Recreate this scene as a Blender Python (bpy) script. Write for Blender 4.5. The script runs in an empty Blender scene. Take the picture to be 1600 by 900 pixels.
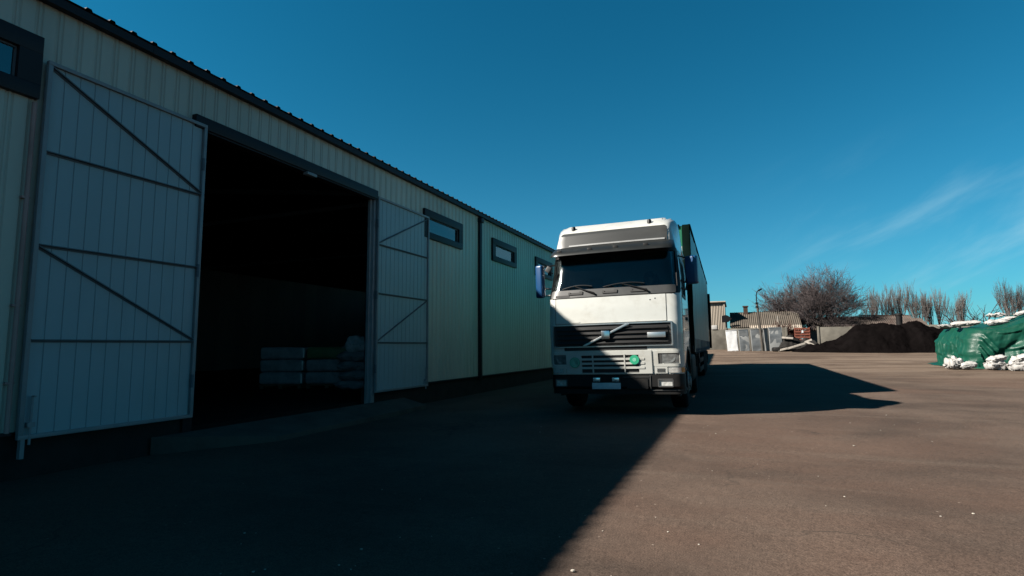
import bpy, bmesh, math, random
import numpy as np
from mathutils import Vector, Matrix, Quaternion, noise as mnoise
PI = math.pi
rad = math.radians
random.seed(7)

# ------------------------------------------------------------------ camera
scn = bpy.context.scene
COL = scn.collection
YAW, PITCH, ROLL, EYE = rad(22.1), rad(6.0), 0.007, 1.25
fw = Vector((-math.sin(YAW)*math.cos(PITCH), math.cos(YAW)*math.cos(PITCH), math.sin(PITCH)))
rt = Vector((math.cos(YAW), math.sin(YAW), 0))
up = rt.cross(fw)
r2 = rt*math.cos(ROLL) - up*math.sin(ROLL)
u2 = up*math.cos(ROLL) + rt*math.sin(ROLL)
cam_d = bpy.data.cameras.new('camera')
cam = bpy.data.objects.new('camera', cam_d)
COL.objects.link(cam)
M = Matrix((r2, u2, -fw)).transposed().to_4x4()
M.translation = Vector((0, 0, EYE))
cam.matrix_world = M
cam_d.sensor_width = 36.0
cam_d.lens = 36.0*865/1600
cam_d.clip_end = 3000
cam_d.clip_start = 0.05
scn.camera = cam

# ------------------------------------------------------------------ light
SUN_TO = Vector((-1.137, -0.78, 1.0)).normalized()      # towards the sun
SUN_EL = math.asin(SUN_TO.z)
SUN_AZ = math.atan2(SUN_TO.x, SUN_TO.y)                  # clockwise from +Y
sd = bpy.data.lights.new('sun', 'SUN')
sd.energy = 5.0
sd.angle = rad(0.8)
sd.color = (1.0, 0.925, 0.83)
so = bpy.data.objects.new('sun', sd)
COL.objects.link(so)
so.rotation_euler = SUN_TO.to_track_quat('Z', 'Y').to_euler()
so.location = SUN_TO*60

wd = bpy.data.worlds.new('World')
scn.world = wd
wd.use_nodes = True
wn = wd.node_tree
for n in list(wn.nodes): wn.nodes.remove(n)
def wnode(t, **k):
    n = wn.nodes.new(t)
    for a, b in k.items(): setattr(n, a, b)
    return n
sky = wnode('ShaderNodeTexSky')
sky.sky_type = 'NISHITA'
sky.sun_disc = False
sky.sun_elevation = SUN_EL
sky.sun_rotation = SUN_AZ
sky.altitude = 300
sky.air_density = 1.0
sky.dust_density = 0.35
sky.ozone_density = 3.0
bg = wnode('ShaderNodeBackground')
bg.inputs['Strength'].default_value = 0.05
wo = wnode('ShaderNodeOutputWorld')
# the clear spring sky is a strong cyan blue: a colour gain on the sky, then thin cirrus low on the right
gain = wnode('ShaderNodeMix', data_type='RGBA', blend_type='MULTIPLY')
gain.inputs[0].default_value = 1.0
gain.inputs[7].default_value = (0.032, 0.415, 0.465, 1)
wn.links.new(sky.outputs[0], gain.inputs[6])
tc = wnode('ShaderNodeTexCoord')
sep = wnode('ShaderNodeSeparateXYZ')
wn.links.new(tc.outputs['Generated'], sep.inputs[0])
def wm(op, a, b=None, c=None):
    n = wnode('ShaderNodeMath', operation=op)
    for i, v in enumerate((a, b, c)):
        if v is None: continue
        if isinstance(v, (int, float)): n.inputs[i].default_value = v
        else: wn.links.new(v, n.inputs[i])
    return n.outputs[0]
az = wm('ARCTAN2', sep.outputs[0], sep.outputs[1])       # radians right of +Y
el = wm('ARCSINE', sep.outputs[2])
# streak axes: along a line that climbs to the right
along = wm('ADD', wm('MULTIPLY', az, 0.90), wm('MULTIPLY', el, 0.43))
across = wm('SUBTRACT', wm('MULTIPLY', el, 0.90), wm('MULTIPLY', az, 0.43))
cmb = wnode('ShaderNodeCombineXYZ')
wn.links.new(wm('MULTIPLY', along, 3.2), cmb.inputs[0])
wn.links.new(wm('MULTIPLY', across, 12.0), cmb.inputs[1])
cn = wnode('ShaderNodeTexNoise')
cn.inputs['Scale'].default_value = 1.0
cn.inputs['Detail'].default_value = 6
cn.inputs['Roughness'].default_value = 0.55
cn.inputs['Distortion'].default_value = 0.35
wn.links.new(cmb.outputs[0], cn.inputs['Vector'])
def wramp(v, a, b, c=0.0, d=1.0):
    n = wnode('ShaderNodeMapRange', interpolation_type='SMOOTHSTEP')
    wn.links.new(v, n.inputs[0])
    for i, x in enumerate((a, b, c, d)): n.inputs[i+1].default_value = x
    return n.outputs[0]
cl = wramp(cn.outputs[0], 0.42, 0.74)
cl = wm('MULTIPLY', cl, wramp(az, 0.00, 0.22))
cl = wm('MULTIPLY', cl, wramp(el, 0.34, 0.10))
cl = wm('MULTIPLY', cl, wramp(el, -0.02, 0.06))
cl = wm('MULTIPLY', cl, 0.48)
# pale air low over the horizon
hz_f = wm('MULTIPLY', wm('POWER', 2.718, wm('MULTIPLY', el, -9.0)), 0.34)
hmix = wnode('ShaderNodeMix', data_type='RGBA', blend_type='MIX')
hmix.clamp_factor = True
wn.links.new(hz_f, hmix.inputs[0])
wn.links.new(gain.outputs[2], hmix.inputs[6])
hmix.inputs[7].default_value = (2.9, 2.65, 4.1, 1)
cmix = wnode('ShaderNodeMix', data_type='RGBA', blend_type='MIX')
wn.links.new(cl, cmix.inputs[0])
wn.links.new(hmix.outputs[2], cmix.inputs[6])
cmix.inputs[7].default_value = (2.2, 3.6, 4.2, 1)
wn.links.new(cmix.outputs[2], bg.inputs[0])
wn.links.new(bg.outputs[0], wo.inputs[0])

scn.view_settings.view_transform = 'Standard'
scn.view_settings.look = 'None'
scn.view_settings.exposure = 2.0
scn.view_settings.gamma = 1.0
scn.cycles.max_bounces = 8
scn.cycles.transparent_max_bounces = 12
scn.cycles.sample_clamp_indirect = 4.0

# ------------------------------------------------------------------ materials
def mat(name, col, rough=0.6, metal=0.0, var=0.12, scale=4.0, bump=0.0, bscale=40.0, spec=0.5,
        dirt=None, dirt_amt=0.0, dirt_scale=1.2, stretch=(1, 1, 1), coat=0.0):
    m = bpy.data.materials.new(name)
    m.use_nodes = True
    t = m.node_tree
    b = t.nodes['Principled BSDF']
    b.inputs['Roughness'].default_value = rough
    b.inputs['Metallic'].default_value = metal
    b.inputs['Specular IOR Level'].default_value = spec
    b.inputs['Coat Weight'].default_value = coat
    co = t.nodes.new('ShaderNodeTexCoord')
    mp = t.nodes.new('ShaderNodeMapping')
    mp.inputs['Scale'].default_value = stretch
    t.links.new(co.outputs['Object'], mp.inputs[0])
    nz = t.nodes.new('ShaderNodeTexNoise')
    nz.inputs['Scale'].default_value = scale
    nz.inputs['Detail'].default_value = 5
    t.links.new(mp.outputs[0], nz.inputs['Vector'])
    rp = t.nodes.new('ShaderNodeMapRange')
    rp.inputs[1].default_value = 0.25; rp.inputs[2].default_value = 0.75
    rp.inputs[3].default_value = 1-var; rp.inputs[4].default_value = 1+var
    t.links.new(nz.outputs[0], rp.inputs[0])
    mx = t.nodes.new('ShaderNodeMix'); mx.data_type = 'RGBA'; mx.blend_type = 'MULTIPLY'
    mx.inputs[0].default_value = 1
    mx.inputs[6].default_value = (*col, 1)
    t.links.new(rp.outputs[0], mx.inputs[7])
    last = mx.outputs[2]
    if dirt:
        n2 = t.nodes.new('ShaderNodeTexNoise')
        n2.inputs['Scale'].default_value = dirt_scale
        n2.inputs['Detail'].default_value = 8
        n2.inputs['Roughness'].default_value = 0.65
        t.links.new(mp.outputs[0], n2.inputs['Vector'])
        r = t.nodes.new('ShaderNodeMapRange'); r.interpolation_type = 'SMOOTHSTEP'
        r.inputs[1].default_value = 0.45; r.inputs[2].default_value = 0.72
        r.inputs[3].default_value = 0; r.inputs[4].default_value = dirt_amt
        t.links.new(n2.outputs[0], r.inputs[0])
        m2 = t.nodes.new('ShaderNodeMix'); m2.data_type = 'RGBA'
        t.links.new(r.outputs[0], m2.inputs[0])
        t.links.new(last, m2.inputs[6])
        m2.inputs[7].default_value = (*dirt, 1)
        last = m2.outputs[2]
    t.links.new(last, b.inputs['Base Color'])
    if bump > 0:
        n3 = t.nodes.new('ShaderNodeTexNoise')
        n3.inputs['Scale'].default_value = bscale
        n3.inputs['Detail'].default_value = 6
        t.links.new(mp.outputs[0], n3.inputs['Vector'])
        bp = t.nodes.new('ShaderNodeBump')
        bp.inputs['Strength'].default_value = 1.0
        bp.inputs['Distance'].default_value = bump
        t.links.new(n3.outputs[0], bp.inputs['Height'])
        t.links.new(bp.outputs[0], b.inputs['Normal'])
    return m

def glass(name, tint, rough=0.02, ior=1.5):
    m = bpy.data.materials.new(name)
    m.use_nodes = True
    t = m.node_tree
    t.nodes.remove(t.nodes['Principled BSDF'])
    out = t.nodes['Material Output']
    tr = t.nodes.new('ShaderNodeBsdfTransparent'); tr.inputs[0].default_value = (*tint, 1)
    gl = t.nodes.new('ShaderNodeBsdfGlossy'); gl.inputs['Roughness'].default_value = rough
    fr = t.nodes.new('ShaderNodeFresnel'); fr.inputs[0].default_value = ior
    mx = t.nodes.new('ShaderNodeMixShader')
    t.links.new(fr.outputs[0], mx.inputs[0]); t.links.new(tr.outputs[0], mx.inputs[1]); t.links.new(gl.outputs[0], mx.inputs[2])
    t.links.new(mx.outputs[0], out.inputs[0])
    return m

MAT = dict(
    clad=mat('cream_cladding', (0.2848, 0.3051, 0.2652), 0.5, var=0.07, scale=1.3, dirt=(0.1993, 0.2123, 0.1734), dirt_amt=0.4, dirt_scale=0.9, stretch=(1, 1, 0.35)),
    leaf=mat('pale_blue_door_paint', (0.168, 0.2346, 0.26), 0.5, var=0.08, scale=1.5, dirt=(0.126, 0.1683, 0.175), dirt_amt=0.5, dirt_scale=1.5, stretch=(1, 1, 0.3)),
    leaf_frame=mat('blue_grey_steel', (0.13, 0.145, 0.155), 0.5, var=0.15, scale=6),
    rail=mat('shaded_grey_steel', (0.06187, 0.0819, 0.0972), 0.55, var=0.15, scale=6, spec=0.15),  # shade under the gate rails and braces is put into this darker colour
    trim=mat('dark_plum_trim', (0.00847, 0.00693, 0.00924), 0.5, var=0.15, scale=3, spec=0.2),
    pipe=mat('rusty_pipe', (0.2288, 0.156, 0.1456), 0.55, var=0.2, scale=4, spec=0.15),
    roofm=mat('dark_roof_sheet', (0.0084, 0.0077, 0.0091), 0.7, var=0.2, scale=2, spec=0.1),
    concrete=mat('old_concrete', (0.0525, 0.0476, 0.0406), 0.9, var=0.25, scale=2.2, bump=0.006, bscale=30, dirt=(0.021, 0.0196, 0.0182), dirt_amt=0.7, spec=0.1),
    plinth=mat('dark_plinth', (0.015, 0.0144, 0.0138), 0.9, var=0.3, scale=3, bump=0.008, bscale=25, spec=0.1),
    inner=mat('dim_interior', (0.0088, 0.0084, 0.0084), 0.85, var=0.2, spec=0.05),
    white=mat('white_truck_paint', (0.304, 0.308, 0.2884), 0.28, var=0.045, scale=2.5, dirt=(0.2052, 0.196, 0.1689), dirt_amt=0.5, dirt_scale=2.6, coat=0.7),
    blackpl=mat('black_plastic', (0.00297, 0.003105, 0.003375), 0.5, var=0.25, scale=6, bump=0.001, bscale=120, spec=0.2),
    greypl=mat('grey_plastic', (0.03465, 0.03528, 0.03528), 0.45, var=0.15, scale=5, dirt=(0.063, 0.0567, 0.04725), dirt_amt=0.4, spec=0.25),
    seam=mat('panel_gap', (0.008, 0.008, 0.008), 0.8),
    bumper=mat('dark_bumper', (0.00315, 0.00315, 0.00324), 0.6, var=0.3, scale=5, dirt=(0.0108, 0.009, 0.0072), dirt_amt=0.5, dirt_scale=4, spec=0.2),
    chrome=mat('dull_chrome', (0.62, 0.62, 0.6), 0.22, 1.0, var=0.1),
    alu=mat('aluminium', (0.55, 0.55, 0.54), 0.35, 1.0, var=0.15),
    rubber=mat('tyre_rubber', (0.00432, 0.00432, 0.00432), 0.85, var=0.3, scale=8, dirt=(0.024, 0.0204, 0.0168), dirt_amt=0.5, dirt_scale=5, spec=0.1),
    rim=mat('grey_rim', (0.14, 0.14, 0.135), 0.5, 0.4, var=0.2, dirt=(0.05, 0.04, 0.03), dirt_amt=0.6, dirt_scale=5),
    blue=mat('blue_mirror_paint', (0.00105, 0.0264, 0.078), 0.35, var=0.12, coat=0.2, spec=0.3),
    visor=mat('smoked_visor', (0.007128, 0.008033, 0.007778), 0.32, var=0.2, scale=2.5, dirt=(0.02074, 0.02074, 0.01814), dirt_amt=0.45, dirt_scale=3, spec=0.3),
    cowlm=mat('dark_cowl', (0.019, 0.02, 0.02), 0.45, var=0.2, scale=4, spec=0.3, dirt=(0.045, 0.043, 0.038), dirt_amt=0.5, dirt_scale=3),
    roofsign=mat('grey_roof_panel', (0.02232, 0.02306, 0.02232), 0.35, var=0.15, scale=2.5, dirt=(0.04464, 0.04168, 0.03571), dirt_amt=0.35, stretch=(0.5, 1, 3), spec=0.3),
    wscreen=glass('windscreen_glass', (0.50, 0.56, 0.57), 0.11, 1.5),
    pane=glass('window_glass', (0.30, 0.36, 0.38), 0.03, 2.3),
    lens=mat('lamp_lens', (0.6, 0.62, 0.6), 0.12, 0.6, var=0.35, scale=22, coat=0.6),
    lensdark=mat('headlight_lens', (0.16, 0.17, 0.17), 0.12, 0.5, var=0.5, scale=16, coat=0.7),
    amber=mat('amber_lens', (0.4032, 0.1386, 0.0252), 0.25, var=0.2, scale=18, coat=0.5),
    plate=mat('number_plate', (0.3, 0.33, 0.36), 0.4, var=0.12, scale=14),
    sticker=mat('green_sticker', (0.003, 0.162, 0.084), 0.5, var=0.06),
    stickerw=mat('pale_green_print', (0.12, 0.312, 0.228), 0.5, var=0.05),
    curtain=mat('green_curtain', (0.005445, 0.09651, 0.08452), 0.35, var=0.25, scale=1.2, dirt=(0.02117, 0.1249, 0.1207), dirt_amt=0.5, dirt_scale=1.0, stretch=(1, 1, 0.25), bump=0.01, bscale=2.0, spec=0.4),
    bulk=mat('green_bulkhead', (0.0096, 0.08, 0.044), 0.45, var=0.2, scale=2, spec=0.2),
    darkgreen=mat('black_green_corner', (0.00216, 0.00504, 0.00432), 0.55, var=0.25, spec=0.0),
    steel=mat('dark_chassis_steel', (0.00588, 0.00588, 0.006076), 0.6, var=0.3, scale=5, dirt=(0.0196, 0.01666, 0.01372), dirt_amt=0.5, spec=0.1),
    seatm=mat('seat_cloth', (0.04, 0.044, 0.052), 0.9, var=0.2),
    dash=mat('dashboard_plastic', (0.11, 0.1155, 0.11), 0.6, var=0.15),
    skin=mat('skin', (0.378, 0.225, 0.162), 0.55, var=0.08),
    hair=mat('dark_hair', (0.025, 0.02, 0.016), 0.7),
    shirt=mat('dull_red_shirt', (0.24, 0.075, 0.09), 0.85, var=0.15),
    sack=mat('white_woven_sack', (0.2091, 0.2044, 0.1964), 0.7, var=0.1, scale=7, bump=0.006, bscale=22, dirt=(0.1141, 0.1014, 0.08872), dirt_amt=0.35, dirt_scale=5, spec=0.2),
    tarp=mat('green_tarpaulin', (0.00212, 0.02863, 0.01802), 0.42, var=0.18, scale=1.6, bump=0.02, bscale=5, dirt=(0.0106, 0.03604, 0.02544), dirt_amt=0.3, spec=0.16),
    coal=mat('dark_soil', (0.002464, 0.002033, 0.002033), 0.95, var=0.35, scale=1.6, bump=0.05, bscale=6, spec=0),
    wallc=mat('weathered_concrete_fence', (0.084, 0.078, 0.066), 0.9, var=0.3, scale=1.3, dirt=(0.044, 0.04, 0.034), dirt_amt=0.7, dirt_scale=0.7, bump=0.01, bscale=10, spec=0.1),
    slate=mat('corrugated_slate', (0.05481, 0.04743, 0.039), 0.9, var=0.3, scale=1.2, dirt=(0.0274, 0.01792, 0.01265), dirt_amt=0.75, dirt_scale=0.6, spec=0.1),
    slate2=mat('brown_slate', (0.0558, 0.04495, 0.03875), 0.9, var=0.35, scale=1.8, dirt=(0.0248, 0.0155, 0.0124), dirt_amt=0.8, dirt_scale=0.9, spec=0.1),
    barn=mat('pale_corrugated_sheet', (0.1898, 0.165, 0.1361), 0.8, var=0.2, scale=1.2, dirt=(0.1155, 0.07838, 0.05362), dirt_amt=0.6, dirt_scale=0.8, stretch=(1, 1, 0.2), spec=0.15),
    whiteroof=mat('white_roof_sheet', (0.3456, 0.3456, 0.3456), 0.6, var=0.06, spec=0.2),
    brick=mat('dark_brick', (0.03024, 0.01944, 0.01512), 0.9, var=0.3, scale=5, spec=0.1),
    cabw=mat('white_cabinet_paint', (0.3381, 0.3431, 0.3481), 0.45, var=0.06, scale=2),
    cabg=mat('galvanised_grey', (0.072, 0.0792, 0.0846), 0.42, 0.25, var=0.25, scale=1.6, dirt=(0.1296, 0.1332, 0.1332), dirt_amt=0.6, dirt_scale=1.1, stretch=(1, 1, 2.2), bump=0.006, bscale=6, spec=0.25),
    cabs=mat('pale_cabinet_side', (0.1482, 0.1521, 0.1502), 0.5, 0.1, var=0.2, scale=1.5, dirt=(0.078, 0.0741, 0.0702), dirt_amt=0.5, spec=0.25),
    pole=mat('lamp_pole_wood', (0.039, 0.0345, 0.03), 0.8, var=0.25, scale=3, spec=0.1),
    darkm=mat('dark_metal_and_shadow', (0.0054, 0.0054, 0.0063), 0.6, var=0.2, spec=0.05),
    red=mat('red_brown_slats', (0.088, 0.03, 0.02), 0.8, var=0.3, scale=4, spec=0.1),
    wood=mat('bleached_wood', (0.1721, 0.1568, 0.1377), 0.85, var=0.25, scale=3, stretch=(3, 3, 0.5), spec=0.1),
    rubble=mat('dark_rubble', (0.0125, 0.01175, 0.01125), 0.95, var=0.5, scale=2.5, bump=0.04, bscale=6, spec=0),
    bark=mat('grey_bark', (0.03465, 0.02805, 0.0264), 0.9, var=0.3, scale=5, spec=0.05),
    twig=mat('red_brown_twigs', (0.04991, 0.04144, 0.04164), 0.9, var=0.3, scale=2, spec=0.05),
    twig2=mat('pale_tan_twigs', (0.06605, 0.05989, 0.0567), 0.9, var=0.3, scale=2, spec=0.05),
    twig3=mat('russet_shoots', (0.0462, 0.02475, 0.0198), 0.9, var=0.3, scale=2, spec=0.05),
    wrap=mat('plastic_wrapped_pack', (0.242, 0.275, 0.297), 0.22, var=0.3, scale=5, bump=0.01, bscale=14),
    wrap_highlight=mat('painted_wrap_highlight', (0.756, 0.81, 0.8424), 0.15, var=0.1),
    wrapgreen=mat('green_printed_pack', (0.075, 0.165, 0.075), 0.3, var=0.2, scale=5, bump=0.008, bscale=14),
    clearbag=mat('clear_plastic_bag', (0.5, 0.55, 0.58), 0.16, var=0.35, scale=5, bump=0.02, bscale=9),
    pallet=mat('pallet_wood', (0.088, 0.068, 0.044), 0.85, var=0.2),
    stone=mat('pale_pebble', (0.2304, 0.2112, 0.1824), 0.85, var=0.2, scale=20, spec=0.1),
)

def sheet_tone(m, width, amt):
    t = m.node_tree; b = t.nodes['Principled BSDF']; src = b.inputs['Base Color'].links[0].from_socket
    co = t.nodes.new('ShaderNodeTexCoord'); sp = t.nodes.new('ShaderNodeSeparateXYZ'); t.links.new(co.outputs['Object'], sp.inputs[0])
    d = t.nodes.new('ShaderNodeMath'); d.operation = 'DIVIDE'; d.inputs[1].default_value = width; t.links.new(sp.outputs[1], d.inputs[0])
    f = t.nodes.new('ShaderNodeMath'); f.operation = 'FLOOR'; t.links.new(d.outputs[0], f.inputs[0])
    w = t.nodes.new('ShaderNodeTexWhiteNoise'); w.noise_dimensions = '1D'; t.links.new(f.outputs[0], w.inputs['W'])
    r = t.nodes.new('ShaderNodeMapRange'); r.inputs[3].default_value = 1-amt; r.inputs[4].default_value = 1+amt; t.links.new(w.outputs['Value'], r.inputs[0])
    mx = t.nodes.new('ShaderNodeMix'); mx.data_type = 'RGBA'; mx.blend_type = 'MULTIPLY'; mx.inputs[0].default_value = 1
    t.links.new(src, mx.inputs[6]); t.links.new(r.outputs[0], mx.inputs[7]); t.links.new(mx.outputs[2], b.inputs['Base Color'])
sheet_tone(MAT['clad'], 1.0425, 0.09)

# asphalt: dusty brown-grey, layered noises
def asphalt():
    m = bpy.data.materials.new('dusty_asphalt')
    m.use_nodes = True
    t = m.node_tree
    b = t.nodes['Principled BSDF']
    b.inputs['Roughness'].default_value = 0.9
    b.inputs['Specular IOR Level'].default_value = 0.08
    co = t.nodes.new('ShaderNodeTexCoord')
    def nz(scale, detail=4, rough=0.5, stretch=None, rot=0.0, dist=0.0):
        n = t.nodes.new('ShaderNodeTexNoise')
        n.inputs['Scale'].default_value = scale; n.inputs['Detail'].default_value = detail
        n.inputs['Roughness'].default_value = rough; n.inputs['Distortion'].default_value = dist
        if stretch:
            mp = t.nodes.new('ShaderNodeMapping')
            mp.inputs['Scale'].default_value = stretch
            mp.inputs['Rotation'].default_value = (0, 0, rot)
            t.links.new(co.outputs['Object'], mp.inputs[0]); t.links.new(mp.outputs[0], n.inputs['Vector'])
        else: t.links.new(co.outputs['Object'], n.inputs['Vector'])
        return n.outputs[0]
    def rng(v, a, b_, c, d, smooth=True):
        n = t.nodes.new('ShaderNodeMapRange')
        if smooth: n.interpolation_type = 'SMOOTHSTEP'
        t.links.new(v, n.inputs[0])
        for i, x in enumerate((a, b_, c, d)): n.inputs[i+1].default_value = x
        return n.outputs[0]
    def mix(f, a, b_, mode='MIX'):
        n = t.nodes.new('ShaderNodeMix'); n.data_type = 'RGBA'; n.blend_type = mode
        for i, v in ((0, f), (6, a), (7, b_)):
            if isinstance(v, (int, float)): n.inputs[i].default_value = v
            elif isinstance(v, tuple): n.inputs[i].default_value = (*v, 1)
            else: t.links.new(v, n.inputs[i])
        return n.outputs[2]
    c = mix(rng(nz(0.35, 6, 0.6), 0.35, 0.68, 0, 1), (0.0349, 0.0254, 0.0202), (0.0675, 0.0496, 0.0389))
    # reddish dust
    c = mix(rng(nz(0.16, 5, 0.6, dist=0.6), 0.42, 0.62, 0, 0.85), c, (0.0582, 0.0374, 0.0280))
    # tyre tracks and drag streaks
    c = mix(rng(nz(1.0, 5, 0.6, (0.12, 1.6, 1), rad(14), 0.3), 0.5, 0.75, 0, 0.4), c, (0.0701, 0.0545, 0.0433))
    c = mix(rng(nz(1.0, 5, 0.6, (0.10, 1.1, 1), rad(-25), 0.4), 0.55, 0.8, 0, 0.45), c, (0.0267, 0.0193, 0.0153))
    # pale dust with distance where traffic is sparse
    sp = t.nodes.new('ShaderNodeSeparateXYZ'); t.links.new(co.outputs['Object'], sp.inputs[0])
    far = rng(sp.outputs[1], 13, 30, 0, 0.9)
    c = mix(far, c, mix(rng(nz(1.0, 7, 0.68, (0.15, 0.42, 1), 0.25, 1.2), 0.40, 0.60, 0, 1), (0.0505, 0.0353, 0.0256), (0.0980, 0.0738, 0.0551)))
    # aggregate grain
    g = nz(95, 3, 0.7)
    c = mix(1.0, c, rng(g, 0.3, 0.7, 0.50, 1.50, False), 'MULTIPLY')
    g2 = nz(22, 4, 0.7)
    c = mix(1.0, c, rng(g2, 0.3, 0.7, 0.82, 1.18, False), 'MULTIPLY')
    # pale chips
    vo = t.nodes.new('ShaderNodeTexVoronoi'); vo.inputs['Scale'].default_value = 9
    t.links.new(co.outputs['Object'], vo.inputs['Vector'])
    vs = t.nodes.new('ShaderNodeSeparateColor'); t.links.new(vo.outputs['Color'], vs.inputs[0])
    mm = t.nodes.new('ShaderNodeMath'); mm.operation = 'MULTIPLY'
    t.links.new(rng(vo.outputs['Distance'], 0.05, 0.09, 1, 0), mm.inputs[0])
    t.links.new(rng(vs.outputs[0], 0.80, 0.82, 0, 0.75), mm.inputs[1])
    c = mix(mm.outputs[0], c, (0.1782, 0.1443, 0.1180))
    # dark oil spots
    vo2 = t.nodes.new('ShaderNodeTexVoronoi'); vo2.inputs['Scale'].default_value = 2.1
    t.links.new(co.outputs['Object'], vo2.inputs['Vector'])
    vs2 = t.nodes.new('ShaderNodeSeparateColor'); t.links.new(vo2.outputs['Color'], vs2.inputs[0])
    m3 = t.nodes.new('ShaderNodeMath'); m3.operation = 'MULTIPLY'
    t.links.new(rng(vo2.outputs['Distance'], 0.03, 0.10, 1, 0), m3.inputs[0])
    t.links.new(rng(vs2.outputs[1], 0.72, 0.76, 0, 0.6), m3.inputs[1])
    c = mix(m3.outputs[0], c, (0.0178, 0.0134, 0.0108))
    # hairline cracks where the old surface has broken into plates
    dn = t.nodes.new('ShaderNodeTexNoise'); dn.inputs['Scale'].default_value = 1.3; dn.inputs['Detail'].default_value = 5; t.links.new(co.outputs['Object'], dn.inputs['Vector'])
    dm = t.nodes.new('ShaderNodeMix'); dm.data_type = 'RGBA'; dm.blend_type = 'LINEAR_LIGHT'; dm.inputs[0].default_value = 0.8
    t.links.new(co.outputs['Object'], dm.inputs[6]); t.links.new(dn.outputs['Color'], dm.inputs[7])
    vc = t.nodes.new('ShaderNodeTexVoronoi'); vc.feature = 'DISTANCE_TO_EDGE'; vc.inputs['Scale'].default_value = 0.42; t.links.new(dm.outputs[2], vc.inputs['Vector'])
    mc_ = t.nodes.new('ShaderNodeMath'); mc_.operation = 'MULTIPLY'
    t.links.new(rng(vc.outputs['Distance'], 0.003, 0.012, 0.8, 0), mc_.inputs[0]); t.links.new(rng(nz(0.30, 3), 0.50, 0.62, 0, 1), mc_.inputs[1])
    c = mix(mc_.outputs[0], c, (0.022, 0.018, 0.015))
    t.links.new(c, b.inputs['Base Color'])
    bp = t.nodes.new('ShaderNodeBump'); bp.inputs['Strength'].default_value = 0.9; bp.inputs['Distance'].default_value = 0.006
    t.links.new(g, bp.inputs['Height'])
    bp2 = t.nodes.new('ShaderNodeBump'); bp2.inputs['Strength'].default_value = 0.6; bp2.inputs['Distance'].default_value = 0.03
    t.links.new(nz(3.0, 5, 0.6), bp2.inputs['Height']); t.links.new(bp.outputs[0], bp2.inputs['Normal'])
    t.links.new(bp2.outputs[0], b.inputs['Normal'])
    return m
MAT['asphalt'] = asphalt()

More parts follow.
